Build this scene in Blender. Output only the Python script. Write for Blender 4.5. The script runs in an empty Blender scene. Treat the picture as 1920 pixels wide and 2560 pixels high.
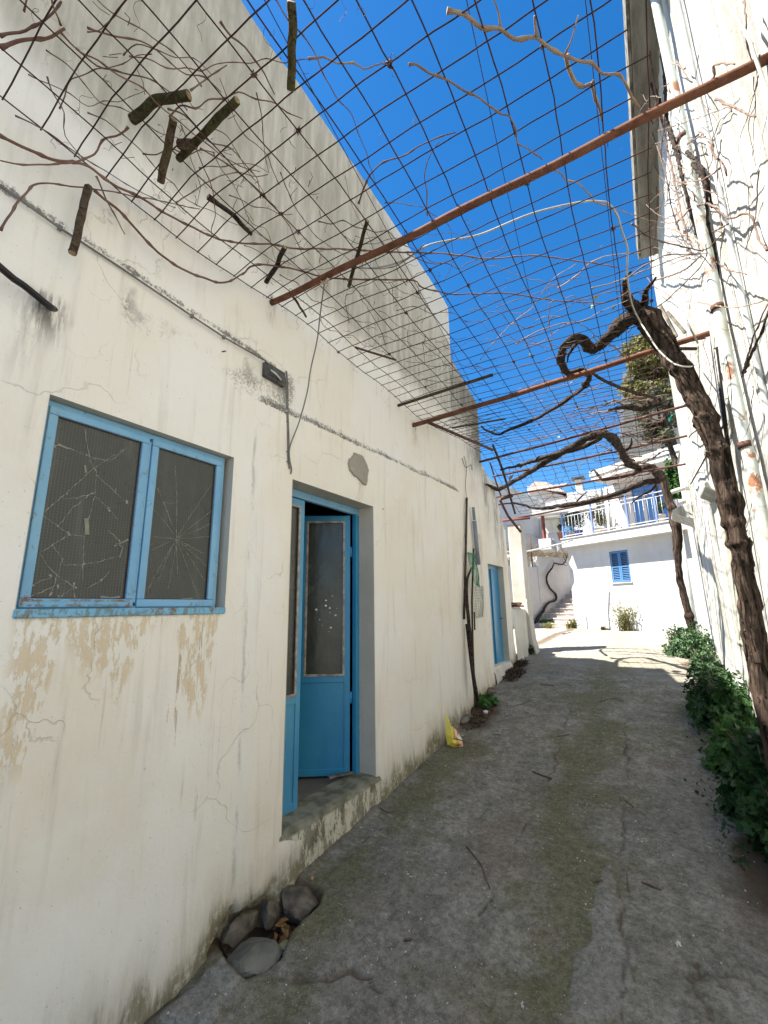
import bpy, math, random
import numpy as np
from mathutils import Vector, Matrix, noise
rnd = random.Random(7)
sc = bpy.context.scene
COL = sc.collection
# ------------------------------------------------------------------ camera
YAW, PITCH, ROLL, FPX = -0.5456307, 0.21514541, -0.01497117, 1090.218
def _cam():
    cy, sy, cp, sp = math.cos(YAW), math.sin(YAW), math.cos(PITCH), math.sin(PITCH)
    f = np.array([sy*cp, cy*cp, sp]); r = np.array([cy, -sy, 0.0]); u = np.cross(r, f)
    cr, sr = math.cos(ROLL), math.sin(ROLL)
    return np.array([cr*r+sr*u, -sr*r+cr*u, f])
CM = _cam()
cam = bpy.data.cameras.new('camera'); cam_o = bpy.data.objects.new('camera', cam); COL.objects.link(cam_o)
cam.sensor_fit = 'VERTICAL'; cam.sensor_height = 24; cam.lens = FPX/2560*24
cam.clip_start = 0.02; cam.clip_end = 2000
R3 = Matrix((CM[0], CM[1], -CM[2])).transposed()
cam_o.matrix_world = R3.to_4x4()
sc.camera = cam_o
# ------------------------------------------------------------------ world, sun, exposure
TS = Vector((-0.50, -0.32, 1.0)).normalized()       # towards the sun
EL = math.asin(TS.z); AZ = math.atan2(TS.x, TS.y)
w = bpy.data.worlds.new('World'); sc.world = w; w.use_nodes = True
nt = w.node_tree; nt.nodes.clear()
sky = nt.nodes.new('ShaderNodeTexSky'); sky.sky_type = 'NISHITA'; sky.sun_disc = False
sky.sun_elevation = EL; sky.sun_rotation = AZ; sky.altitude = 300; sky.air_density = 1.0; sky.dust_density = 0.25; sky.ozone_density = 3.5
bg = nt.nodes.new('ShaderNodeBackground'); bg.inputs[1].default_value = 0.12
wo = nt.nodes.new('ShaderNodeOutputWorld')
hs = nt.nodes.new('ShaderNodeHueSaturation'); hs.inputs['Saturation'].default_value = 1.34; hs.inputs['Value'].default_value = 0.50
nt.links.new(sky.outputs[0], hs.inputs['Color']); nt.links.new(hs.outputs[0], bg.inputs[0]); nt.links.new(bg.outputs[0], wo.inputs[0])
sl = bpy.data.lights.new('sun', 'SUN'); so = bpy.data.objects.new('sun', sl); COL.objects.link(so)
sl.energy = 4.3; sl.angle = math.radians(0.55); sl.color = (1.0, 0.93, 0.82)
so.rotation_euler = TS.to_track_quat('Z', 'Y').to_euler(); so.location = (0, 0, 30)
sc.view_settings.view_transform = 'Standard'; sc.view_settings.look = 'None'
sc.view_settings.exposure = 2.0; sc.view_settings.gamma = 1; sc.view_settings.use_curve_mapping = False
# ------------------------------------------------------------------ measuring: photograph points on known planes
def ray(x, y): return CM.T @ np.array([(x-960)/FPX, -(y-1280)/FPX, 1.0])
def pX(x, y, X): d = ray(x, y); return Vector(d*(X/d[0]))
def pY(x, y, Y): d = ray(x, y); return Vector(d*(Y/d[1]))
def pZ(x, y, Z): d = ray(x, y); return Vector(d*(Z/d[2]))
YK = [-400, -10, 0, 1.5, 2.6, 4.5, 5.5, 6, 7, 8.3, 9.2, 11, 14.5, 400]
ZK = [-2.2, -2.1, -1.85, -1.73, -1.58, -1.39, -1.23, -1.15, -1.0, -.85, -.78, -.72, -.70, -.7]
def gz(y): return float(np.interp(y, YK, ZK))
def G(x, y):
    d = ray(x, y); t = np.linspace(.5, 60, 12000); g = np.interp(t*d[1], YK, ZK)
    return Vector(d*t[int(np.argmax(t*d[2] < g))])
WX = -2.09
def W(x, y, X=WX): return pX(x, y, X)
# ------------------------------------------------------------------ node helpers
class NT:
    def __init__(s, name):
        s.m = bpy.data.materials.new(name); s.m.use_nodes = True; s.t = s.m.node_tree; s.t.nodes.clear()
        s.out = s.t.nodes.new('ShaderNodeOutputMaterial'); s.b = s.t.nodes.new('ShaderNodeBsdfPrincipled')
        s.t.links.new(s.b.outputs[0], s.out.inputs[0]); s.g = None
    def put(s, sock, v):
        if hasattr(v, 'is_output'): s.t.links.new(v, sock)
        elif isinstance(v, (tuple, list)):
            n = len(sock.default_value); v = tuple(v)
            sock.default_value = (v+(1,))[:n] if len(v) < n else v[:n]
        else: sock.default_value = v
    def pos(s):
        if s.g is None: s.g = s.t.nodes.new('ShaderNodeNewGeometry')
        return s.g.outputs['Position']
    def isl(s): s.pos(); return s.g.outputs['Random Per Island']
    def obj(s):
        n = s.t.nodes.new('ShaderNodeTexCoord'); return n.outputs['Object']
    def oinfo(s): return s.t.nodes.new('ShaderNodeObjectInfo').outputs['Random']
    def scale(s, v, sc3, off=(0, 0, 0)):
        n = s.t.nodes.new('ShaderNodeMapping'); s.put(n.inputs[0], v); n.inputs['Scale'].default_value = sc3; n.inputs['Location'].default_value = off
        return n.outputs[0]
    def noise(s, v, sc1=1, det=4, rough=.55, dist=0):
        n = s.t.nodes.new('ShaderNodeTexNoise'); s.put(n.inputs['Vector'], v)
        n.inputs['Scale'].default_value = sc1; n.inputs['Detail'].default_value = det; n.inputs['Roughness'].default_value = rough; n.inputs['Distortion'].default_value = dist
        return n.outputs[0]
    def noisec(s, v, sc1=1, det=2):
        n = s.t.nodes.new('ShaderNodeTexNoise'); s.put(n.inputs['Vector'], v); n.inputs['Scale'].default_value = sc1; n.inputs['Detail'].default_value = det
        return n.outputs[1]
    def vor(s, v, sc1=1, feat='F1', out=0, rand=1):
        n = s.t.nodes.new('ShaderNodeTexVoronoi'); n.feature = feat; s.put(n.inputs['Vector'], v); n.inputs['Scale'].default_value = sc1; n.inputs['Randomness'].default_value = rand
        return n.outputs[out]
    def wave(s, v, sc1=1, direction='X'):
        n = s.t.nodes.new('ShaderNodeTexWave'); n.bands_direction = direction; s.put(n.inputs[0], v); n.inputs['Scale'].default_value = sc1
        return n.outputs[1]
    def sep(s, v): n = s.t.nodes.new('ShaderNodeSeparateXYZ'); s.put(n.inputs[0], v); return n.outputs
    def m2(s, op, a, b=0.0, c=None, clamp=False):
        n = s.t.nodes.new('ShaderNodeMath'); n.operation = op; n.use_clamp = clamp
        s.put(n.inputs[0], a); s.put(n.inputs[1], b)
        if c is not None: s.put(n.inputs[2], c)
        return n.outputs[0]
    def vm(s, op, a, b):
        n = s.t.nodes.new('ShaderNodeVectorMath'); n.operation = op; s.put(n.inputs[0], a); s.put(n.inputs[1], b); return n.outputs[0]
    def vs(s, a, k):
        n = s.t.nodes.new('ShaderNodeVectorMath'); n.operation = 'SCALE'; s.put(n.inputs[0], a); n.inputs['Scale'].default_value = k; return n.outputs[0]
    def ss(s, v, a, b, lo=0.0, hi=1.0):
        n = s.t.nodes.new('ShaderNodeMapRange'); n.interpolation_type = 'SMOOTHSTEP'
        s.put(n.inputs[0], v); s.put(n.inputs[1], a); s.put(n.inputs[2], b); s.put(n.inputs[3], lo); s.put(n.inputs[4], hi)
        return n.outputs[0]
    def mix(s, f, a, b, mode='MIX'):
        n = s.t.nodes.new('ShaderNodeMix'); n.data_type = 'RGBA'; n.blend_type = mode
        s.put(n.inputs[0], f); s.put(n.inputs[6], a); s.put(n.inputs[7], b); return n.outputs[2]
    def attr(s, name):
        n = s.t.nodes.new('ShaderNodeAttribute'); n.attribute_name = name; return n.outputs['Fac']
    def bump(s, h, strength=.3, dist=.01, nrm=None):
        n = s.t.nodes.new('ShaderNodeBump'); n.inputs['Strength'].default_value = strength; n.inputs['Distance'].default_value = dist
        s.put(n.inputs['Height'], h)
        if nrm is not None: s.put(n.inputs['Normal'], nrm)
        return n.outputs[0]
    def fin(s, col, rough=.8, nrm=None, metal=0.0, spec=.5):
        s.put(s.b.inputs['Base Color'], col); s.put(s.b.inputs['Roughness'], rough); s.put(s.b.inputs['Metallic'], metal)
        s.b.inputs['Specular IOR Level'].default_value = spec
        if nrm is not None: s.put(s.b.inputs['Normal'], nrm)
        return s.m
M = {}
def simple(name, col, rough=.7, var=.15, sc1=8, bs=.2, metal=0.0, rnd_obj=0.0, spec=.4, dark=None):
    n = NT(name); p = n.obj(); f = n.noise(p, sc1, 5, .6)
    c2 = dark or tuple(c*(1-var*2) for c in col)
    c1 = tuple(min(1, c*(1+var*.6)) for c in col)
    c = n.mix(n.ss(f, .3, .7), c2, c1)
    if rnd_obj: c = n.mix(n.m2('MULTIPLY', n.oinfo(), rnd_obj), c, tuple(k*.35 for k in col))
    M[name] = n.fin(c, rough, n.bump(n.noise(p, sc1*5, 3), bs, .004), metal, spec); return M[name]

# --- aged lime plaster of the left-hand house
def mat_left_wall():
    n = NT('aged_limewash'); P = n.pos(); x, y, z = n.sep(P)
    big = n.noise(P, 1.3, 4); mid = n.noise(P, 5, 5, .6); fine = n.noise(P, 45, 4, .65)
    c = n.mix(n.ss(big, .35, .65), (.86, .83, .765), (.83, .78, .68))
    warm = n.noise(n.vm('ADD', P, (4.2, 1.7, 9.1)), 1.1, 5, .6)
    c = n.mix(n.ss(warm, .5, .74, 0, .5), c, (.74, .65, .50))
    sv = n.scale(P, (1, 9, .75)); st = n.noise(sv, 1.6, 5, .6)
    c = n.mix(n.ss(st, .52, .8, 0, .42), c, (.50, .45, .37))
    st2 = n.noise(n.scale(P, (1, 34, 1.2), (3, 1, 7)), 1.2, 4, .6)
    c = n.mix(n.m2('MULTIPLY', n.ss(st2, .58, .75, 0, .35), n.ss(big, .45, .6)), c, (.36, .27, .2))
    # small pits and specks
    pit = n.ss(n.noise(P, 85, 2, .5), .70, .76, 0, .45)
    c = n.mix(pit, c, (.30, .28, .25))
    # upper zone: never whitewashed, weathered render
    bl = n.m2('ADD', n.m2('MULTIPLY', y, .03), 2.32)
    hz = n.m2('ADD', n.m2('SUBTRACT', z, bl), n.m2('MULTIPLY', n.m2('SUBTRACT', n.noise(n.scale(P, (1, 1.3, .5)), 1.4, 4), .5), .7))
    up = n.ss(hz, -.10, .22)
    gs = n.noise(n.scale(P, (1, 6, .8)), 2.2, 6, .65)
    gc = n.mix(n.ss(gs, .3, .72), (.38, .36, .30), (.58, .55, .48))
    gc = n.mix(n.ss(n.noise(P, 2.2, 5), .5, .72, 0, .55), gc, (.33, .31, .26))
    # lighter whitewashed band along the parapet
    wb = n.m2('MULTIPLY', n.ss(n.m2('SUBTRACT', z, n.m2('ADD', 5.55, n.m2('MULTIPLY', y, -.36))), -.04, .10), n.ss(y, 3.0, 3.9))
    wb = n.m2('MULTIPLY', wb, n.ss(y, 5.42, 5.36))
    gc = n.mix(n.m2('MULTIPLY', wb, .85), gc, (.66, .65, .61))
    c = n.mix(up, c, gc)
    # black mould speckle under and over the two ledges and the roof edge
    sp = n.noise(P, 60, 5, .8); spb = n.noise(n.scale(P, (1, 4, 1)), 1.7, 3)
    def line_mould(zl, y0, y1, w_up, w_dn, amt):
        d = n.m2('SUBTRACT', z, zl)
        f = n.m2('MULTIPLY', n.ss(d, w_up, 0.0), n.ss(d, -w_dn, 0.0))
        f = n.m2('MULTIPLY', f, n.m2('MULTIPLY', n.ss(y, y0-.05, y0+.1), n.ss(y, y1+.1, y1-.05)))
        g = n.ss(n.m2('ADD', n.m2('MULTIPLY', f, .30), n.m2('ADD', n.m2('MULTIPLY', sp, .62), n.m2('MULTIPLY', spb, .38))), .72, .83)
        return n.m2('MULTIPLY', n.m2('MULTIPLY', g, n.ss(f, .02, .5)), amt)
    l1 = line_mould(n.m2('ADD', 1.73, n.m2('MULTIPLY', y, -.03)), .2, 2.0, .07, .04, .8)
    l2 = line_mould(n.m2('ADD', 1.28, n.m2('MULTIPLY', y, .043)), 1.8, 5.3, .14, .05, .8)
    l3 = n.m2('MULTIPLY', line_mould(1.60, .9, 2.2, .2, .5, .6), n.ss(n.noise(n.vm('ADD', P, (5, 5, 5)), 2.2, 4), .48, .62))
    l4 = line_mould(3.15, 5.2, 6.6, .6, 1.6, .8)
    c = n.mix(n.m2('MAXIMUM', n.m2('MAXIMUM', l1, l2), n.m2('MAXIMUM', l3, l4)), c, (.06, .056, .05))
    dk = n.m2('MULTIPLY', n.m2('MULTIPLY', n.ss(n.m2('ADD', y, n.m2('MULTIPLY', n.noise(P, 3, 5, .7), .5)), 6.1, 6.6), n.ss(z, 1.9, 2.3)), n.ss(y, 6.5, 6.4))
    c = n.mix(n.m2('MULTIPLY', dk, .75), c, (.13, .12, .09))
    c = n.mix(n.m2('MULTIPLY', n.m2('MULTIPLY', n.ss(y, 5.34, 5.42), up), .35), c, (.22, .205, .16))
    # run-off below outlets (black hose, pipe ends, far low roof)
    def drip(yc, zt, w, ln, amt, colr=(.07, .065, .06)):
        dy = n.m2('ABSOLUTE', n.m2('SUBTRACT', n.m2('ADD', y, n.m2('MULTIPLY', n.m2('SUBTRACT', mid, .5), .12)), yc))
        f = n.m2('MULTIPLY', n.ss(dy, w, w*.1), n.m2('MULTIPLY', n.ss(z, zt-ln, zt-ln*.15), n.ss(z, zt+.05, zt)))
        f = n.m2('MULTIPLY', f, n.ss(n.noise(n.scale(P, (1, 22, 3)), 1.5, 4, .7), .36, .62))
        return n.mix(n.m2('MULTIPLY', f, amt), c, colr)
    c = drip(.66, 1.33, .10, .28, .9); c = drip(.60, 1.30, .07, .5, .35)
    c = drip(1.93, 2.18, .07, .25, .8); c = drip(4.14, 2.02, .08, .3, .7)
    c = drip(7.0, 1.9, .22, 1.6, .8); c = drip(7.3, 1.5, .15, 1.2, .7); c = drip(6.55, 2.1, .2, 1.3, .75); c = drip(6.0, 2.6, .5, 1.3, .6)
    c = drip(6.1, 1.0, .2, 1.7, .5, (.28, .24, .19))
    sd = n.m2('ABSOLUTE', n.m2('SUBTRACT', n.m2('ADD', y, n.m2('MULTIPLY', n.m2('SUBTRACT', n.noise(n.scale(P, (1, 1, 3)), 2, 3), .5), .03)), 1.845))
    sf = n.m2('MULTIPLY', n.m2('MULTIPLY', n.ss(sd, .014, .003), n.ss(n.noise(n.scale(P, (1, 4, 1.6), (4, 4, 4)), 1.4, 5, .75), .45, .6)), n.ss(z, 1.2, 1.0))
    c = n.mix(n.m2('MULTIPLY', sf, .4), c, (.26, .23, .17))
    # ochre ground coat showing below the window
    bx = n.m2('MULTIPLY', n.m2('MULTIPLY', n.ss(y, .70, .76), n.ss(y, 1.74, 1.62)), n.ss(z, .0, -.03))
    dep = n.noise(n.scale(P, (1, 5.5, .25), (2, 3.3, 0)), 1.3, 3)
    def bmp(c0, w0, h0): return n.m2('MULTIPLY', n.ss(n.m2('ABSOLUTE', n.m2('SUBTRACT', y, c0)), w0, w0*.3), h0)
    lim = n.m2('ADD', n.m2('ADD', bmp(.79, .11, -.55), bmp(1.08, .20, -.28)), n.m2('ADD', bmp(1.52, .15, -.42), n.m2('MULTIPLY', n.m2('SUBTRACT', dep, .45), -.7)))
    pe = n.m2('MULTIPLY', bx, n.ss(n.m2('SUBTRACT', z, lim), -.09, .05))
    brk = n.noise(n.scale(P, (1, 2.0, .8)), 11, 6, .7)
    pe = n.m2('MULTIPLY', pe, n.ss(n.m2('ADD', n.m2('MULTIPLY', brk, .6), n.m2('MULTIPLY', n.noise(n.scale(P, (1, 16, 2.5), (3, 1, 2)), 2, 5, .75), .4)), .485, .52))
    c = n.mix(n.m2('MULTIPLY', pe, .62), c, n.mix(mid, (.66, .47, .24), (.60, .46, .28)))
    stv = n.noise(n.scale(P, (1, 40, 1.3), (1, 5, 0)), 1.1, 3)
    rs = n.m2('MULTIPLY', n.m2('MULTIPLY', n.ss(stv, .60, .66), n.ss(z, -1.5, -.4)), n.m2('MULTIPLY', n.ss(y, 1.28, 1.36), n.ss(y, 1.66, 1.55)))
    rs = n.m2('MULTIPLY', rs, n.m2('MULTIPLY', n.ss(z, 0, -.05), n.ss(n.noise(n.scale(P, (1, 9, 4), (7, 7, 7)), 2, 4, .8), .46, .6)))
    c = n.mix(n.m2('MULTIPLY', rs, .7), c, (.36, .22, .13))
    # damp dirt and algae at the foot of the wall
    gl = n.m2('ADD', -1.90, n.m2('MULTIPLY', y, .115)); gl = n.m2('ADD', gl, n.m2('MULTIPLY', n.ss(y, 5.2, 8.0), .10))
    h = n.m2('SUBTRACT', z, gl)
    cl = n.noise(n.scale(P, (1, 30, 4)), 1.2, 5, .7); cb = n.noise(n.scale(P, (1, 2.2, 1)), 1.4, 3)
    hh = n.m2('SUBTRACT', h, n.m2('MULTIPLY', n.m2('SUBTRACT', cl, .5), .28)); hh = n.m2('SUBTRACT', hh, n.m2('MULTIPLY', n.m2('SUBTRACT', cb, .5), .5))
    al = n.ss(hh, .20, .05)
    c = n.mix(n.m2('MULTIPLY', n.ss(hh, .42, .05), .5), c, (.38, .33, .22))
    ac = n.mix(cl, (.10, .095, .045), (.24, .215, .13))
    c = n.mix(n.m2('MULTIPLY', al, n.ss(n.noise(P, 26, 4, .7), .30, .52, .15, .9)), c, ac)
    # crazing
    wp = n.vm('ADD', P, n.vs(n.noisec(P, 3.5, 5), .35))
    e = n.vor(wp, 1.55, 'DISTANCE_TO_EDGE'); cm = n.ss(n.noise(P, 1.4, 2), .50, .60)
    cr = n.m2('MULTIPLY', n.ss(e, .0065, .0015), cm)
    e2 = n.vor(n.vm('ADD', wp, (7, 3, 1)), 4.2, 'DISTANCE_TO_EDGE'); cr2 = n.m2('MULTIPLY', n.ss(e2, .012, .003), n.ss(n.noise(P, 1.9, 2), .58, .66))
    c = n.mix(n.m2('MULTIPLY', n.m2('MAXIMUM', cr, n.m2('MULTIPLY', cr2, .6)), .27), c, (.34, .29, .23))
    hgt = n.m2('ADD', n.m2('MULTIPLY', mid, .8), n.m2('MULTIPLY', fine, .28)); hgt = n.m2('SUBTRACT', hgt, n.m2('MULTIPLY', cr, .5)); hgt = n.m2('SUBTRACT', hgt, n.m2('MULTIPLY', pe, .22)); hgt = n.m2('SUBTRACT', hgt, n.m2('MULTIPLY', pit, .5))
    M['left_wall'] = n.fin(c, .92, n.bump(hgt, .55, .012), spec=.25)
mat_left_wall()
# --- generic white plaster
def plaster(name, a, b, stain=(.45, .42, .34), sa=.3, vert=8, moss=0.0, bs=.4):
    n = NT(name); P = n.pos()
    c = n.mix(n.ss(n.noise(P, 1.6, 5), .35, .68), a, b)
    st = n.noise(n.scale(P, (vert, vert, .9)), .8, 6, .65)
    c = n.mix(n.ss(st, .5, .75, 0, sa), c, stain)
    if moss:
        g = n.noise(n.scale(P, (3, 3, .6), (5, 2, 1)), 1.1, 6, .7); c = n.mix(n.ss(g, .52, .66, 0, moss), c, (.38, .385, .30))
        g2 = n.noise(n.scale(P, (18, 18, .5), (5, 8, 1)), .8, 5, .7); c = n.mix(n.ss(g2, .50, .64, 0, moss*.9), c, (.30, .285, .26))
        k = n.noise(P, 30, 5, .75); c = n.mix(n.ss(k, .60, .74, 0, moss*.7), c, (.18, .18, .14))
        up = n.ss(n.sep(P)[2], 1.0, 3.2, 0, .55*moss); c = n.mix(n.m2('MULTIPLY', up, n.ss(g, .38, .6)), c, (.40, .38, .31))
    h = n.m2('ADD', n.noise(P, 7, 5, .6), n.m2('MULTIPLY', n.noise(n.scale(P, (14, 14, 1.0)), 1.5, 3), .5))
    M[name] = n.fin(c, .9, n.bump(h, bs, .02), spec=.25)
plaster('right_wall', (.64, .65, .64), (.50, .51, .48), sa=.9, vert=10, moss=1.0, bs=.9)
plaster('far_white', (.55, .555, .56), (.49, .485, .475), sa=.30, bs=.9, stain=(.42, .41, .38))
plaster('pillar_white', (.60, .58, .54), (.50, .47, .42), sa=.55, vert=9, stain=(.36, .31, .24))
plaster('old_white', (.70, .68, .62), (.58, .55, .48), sa=.6, vert=12, moss=.35)
plaster('cream_stone', (.46, .42, .34), (.38, .35, .28), sa=.5, vert=3)
plaster('pink_render', (.56, .49, .45), (.50, .45, .42), sa=.2)
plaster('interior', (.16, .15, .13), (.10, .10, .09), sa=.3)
plaster('reveal', (.58, .54, .46), (.50, .46, .38), sa=.35, vert=12)
plaster('cement', (.36, .335, .29), (.27, .25, .21), sa=.4, vert=5, bs=1.0)
def mat_eave():
    n = NT('eave_concrete'); P = n.pos()
    c = n.mix(n.ss(n.noise(n.scale(P, (6, 1, 6)), 1.3, 6, .7), .35, .65), (.15, .14, .115), (.30, .29, .25))
    M['eave'] = n.fin(c, .95, n.bump(n.noise(P, 14, 5), .5, .01))
mat_eave()
# --- peeling blue metal paint
def blue(name, a, b, rust=.25, gloss=.42):
    n = NT(name); P = n.pos(); O = P
    c = n.mix(n.ss(n.noise(O, 3, 4), .3, .7), a, b)
    c = n.mix(n.ss(n.noise(n.scale(O, (6, 6, .8)), 2, 5), .52, .75, 0, .3), c, tuple(k*.65 for k in a))
    pl = n.noise(n.scale(O, (1, 1, .7)), 26, 6, .75)
    c = n.mix(n.ss(pl, .70-rust*.22, .74-rust*.22, 0, .8), c, (.15, .20, .19))
    c = n.mix(n.ss(n.noise(n.vm('ADD', O, (3, 3, 3)), 9, 6, .8), .74-rust*.2, .78-rust*.2), c, n.mix(n.noise(O, 60, 3), (.16, .065, .03), (.30, .14, .07)))
    M[name] = n.fin(c, gloss, n.bump(n.m2('ADD', n.noise(O, 9, 4), pl), .25, .004), spec=.5)
blue('blue_window', (.16, .38, .60), (.21, .44, .63), .48)
blue('blue_rust', (.17, .42, .62), (.20, .45, .62), .95, .6)
blue('blue_door', (.025, .23, .46), (.04, .27, .48), .22, .33)
blue('blue_leaf', (.06, .26, .47), (.09, .31, .50), .22, .4)
blue('blue_far', (.03, .14, .46), (.05, .18, .48), .05)
blue('blue_shutter', (.06, .18, .42), (.08, .22, .44), .08, .5)
blue('blue_rail', (.16, .22, .48), (.19, .27, .52), .05)
simple('white_rail', (.50, .52, .56), .5, .08)
# --- wired glass, grimy
def glass(name, base, wires=True, axis_y=True):
    n = NT(name); P = n.pos(); x, y, z = n.sep(P)
    g = n.noise(P, 3, 5); c = n.mix(g, tuple(k*.75 for k in base), tuple(k*1.35 for k in base))
    c = n.mix(n.ss(n.noise(n.scale(P, (8, 8, 1.2)), 2, 5), .5, .8, 0, .35), c, (.16, .155, .13))
    h = n.noise(P, 22, 2)
    if wires:
        hy = n.m2('ADD', n.m2('MULTIPLY', x, .8), y)
        fy = n.m2('ABSOLUTE', n.m2('SUBTRACT', n.m2('FRACT', n.m2('MULTIPLY', hy, 76)), .5))
        fz = n.m2('ABSOLUTE', n.m2('SUBTRACT', n.m2('FRACT', n.m2('MULTIPLY', z, 76)), .5))
        wr = n.m2('MAXIMUM', n.ss(fy, .40, .47), n.ss(fz, .42, .48, 0, .7))
        c = n.mix(n.m2('MULTIPLY', wr, .35), c, (.20, .21, .19))
    M[name] = n.fin(c, n.ss(g, .3, .7, .16, .38), n.bump(h, .12, .01), spec=.55)
glass('wired_glass', (.028, .033, .029)); glass('plain_glass', (.034, .038, .032), True); glass('dark_glass', (.03, .035, .04), False)
simple('putty', (.42, .37, .33), .6, .25, 20)
simple('crack_white', (.40, .40, .34), .8, .3, 60)
simple('tape', (.24, .24, .19), .5, .15, 30)
simple('paint_splash', (.8, .79, .74), .6, .05)
# --- rusty steel, wood, bark, wires
def rusty(name, a, b, sc1=14):
    n = NT(name); P = n.obj()
    c = n.mix(n.ss(n.noise(P, sc1, 6, .7), .35, .65), a, b); c = n.mix(n.ss(n.noise(P, 3, 3), .5, .8, 0, .5), c, tuple(k*.5 for k in a))
    M[name] = n.fin(c, .85, n.bump(n.noise(P, 25, 3), .3, .003), spec=.3)
rusty('rust_pipe', (.11, .042, .024), (.19, .082, .045)); rusty('rust_wire', (.028, .015, .014), (.06, .03, .024)); rusty('dark_rust', (.07, .035, .025), (.13, .065, .05))
rusty('red_post', (.18, .05, .04), (.22, .08, .06))
def bark(name, a, b, c3, zs=3.0):
    n = NT(name); P = n.pos()
    f = n.noise(n.scale(P, (26, 26, zs)), 1.3, 6, .7, .8); g = n.noise(P, 6, 4)
    c = n.mix(n.ss(f, .36, .62), a, b); c = n.mix(n.ss(g, .5, .7, 0, .5), c, c3)
    M[name] = n.fin(c, .95, n.bump(f, 1.0, .02), spec=.15)
bark('bark', (.014, .010, .008), (.11, .078, .060), (.06, .045, .036))
bark('bark_limb', (.014, .010, .008), (.085, .064, .052), (.06, .05, .042), 26)
bark('log_wood', (.05, .035, .022), (.14, .10, .065), (.10, .09, .05), 26)
bark('mossy_wood', (.035, .032, .015), (.10, .085, .04), (.08, .08, .035), 20)
def canemat(name, a, b):
    n = NT(name); P = n.pos(); c = n.mix(n.ss(n.noise(P, 13, 4), .35, .65), a, b); c = n.mix(n.m2('MULTIPLY', n.oinfo(), .6), c, (.09, .06, .05))
    M[name] = n.fin(c, .8, None, spec=.3)
canemat('cane_pale', (.38, .29, .20), (.26, .18, .13)); canemat('cane_red', (.17, .085, .06), (.25, .15, .11)); canemat('twig', (.11, .07, .06), (.22, .15, .11))
simple('cut_wood', (.40, .27, .14), .8, .2, 30)
simple('black_plastic', (.012, .012, .014), .4, .1)
simple('grey_cable', (.20, .19, .17), .6, .15, 20, 0); simple('pale_cable', (.42, .42, .38), .5, .1, 12, 0); simple('rope', (.55, .46, .33), .9, .15, 30)
simple('box_grey', (.10, .10, .095), .6, .35, 16)
simple('pvc_grey', (.25, .29, .33), .5, .1); simple('galv', (.55, .58, .58), .5, .15, 5)
def downp():
    n = NT('painted_downpipe'); P = n.pos()
    c = n.mix(n.noise(P, 5, 4), (.58, .64, .60), (.46, .50, .47)); c = n.mix(n.ss(n.noise(P, 4.2, 6, .7), .55, .62), c, n.mix(n.noise(P, 30, 3), (.26, .09, .045), (.38, .19, .10)))
    c = n.mix(n.ss(n.noise(n.vm('ADD', P, (1, 2, 3)), 3, 4), .55, .7, 0, .6), c, (.36, .33, .22))
    M['downpipe'] = n.fin(c, .55, n.bump(n.noise(P, 30, 4), .3, .004))
downp()
simple('clear_glassware', (.25, .27, .12), .08, .1, 4, .02, spec=.8)
simple('stone_grey', (.17, .165, .135), .9, .25, 6, .6); simple('stone_brown', (.15, .125, .095), .9, .35, 9, .8); simple('white_chip', (.65, .63, .58), .9, .1, 20)
simple('soil', (.10, .06, .038), 1, .4, 20, .9); simple('dry_leaf', (.26, .14, .05), .8, .3, 20)
simple('marble_step', (.55, .49, .43), .6, .1, 3); simple('step_riser', (.58, .50, .44), .7, .12, 4); simple('tile_roof', (.38, .28, .24), .9, .2, 3)
simple('ac_white', (.52, .50, .44), .5, .06); simple('green_net', (.02, .22, .12), .6, .1); simple('grey_net', (.20, .26, .20), .6, .1); simple('teal_tag', (.03, .33, .22), .5, .1)
simple('planks_grey', (.24, .22, .18), .9, .35, 9, .6); simple('chimney_cream', (.62, .55, .42), .8, .06); simple('dark_cap', (.05, .05, .06), .6)
simple('pot_blue', (.04, .07, .33), .4); simple('terracotta', (.36, .14, .08), .8)
simple('yellow_leaf', (.36, .38, .04), .6, .1)
simple('lamp_metal', (.28, .29, .28), .5)
def carton():
    n = NT('yellow_print'); P = n.obj(); x, y, z = n.sep(P)
    c = n.mix(n.ss(n.noise(P, 9, 3), .4, .6), (.78, .66, .08), (.72, .62, .12))
    band = n.m2('MULTIPLY', n.ss(x, -.02, .0), n.ss(n.noise(P, 24, 4), .45, .52)); c = n.mix(n.m2('MULTIPLY', band, n.ss(z, .24, .16)), c, (.62, .13, .03))
    wht = n.m2('MULTIPLY', n.ss(x, -.01, .02), n.ss(n.noise(n.vm('ADD', P, (2, 2, 2)), 18, 3), .52, .56)); c = n.mix(n.m2('MULTIPLY', wht, .8), c, (.75, .72, .62))
    M['yellow_print'] = n.fin(c, .45, n.bump(n.noise(P, 40, 3), .2, .003))
carton()
def leafm(name, a, b, tr=.25):
    n = NT(name); c = n.mix(n.isl(), a, b); c = n.mix(n.ss(n.noise(n.pos(), 2.5, 3), .4, .65, 0, .5), c, tuple(k*.55 for k in a))
    m = n.fin(c, .55, None, spec=.35); t = n.t.nodes.new('ShaderNodeBsdfTranslucent'); n.put(t.inputs[0], c)
    mx = n.t.nodes.new('ShaderNodeMixShader'); mx.inputs[0].default_value = tr
    n.t.links.new(n.b.outputs[0], mx.inputs[1]); n.t.links.new(t.outputs[0], mx.inputs[2]); n.t.links.new(mx.outputs[0], n.out.inputs[0]); M[name] = m
leafm('leaf_dark', (.02, .062, .018), (.05, .125, .03)); leafm('leaf_blue', (.055, .12, .05), (.11, .20, .08)); leafm('leaf_fresh', (.035, .12, .02), (.08, .18, .03))
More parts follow.
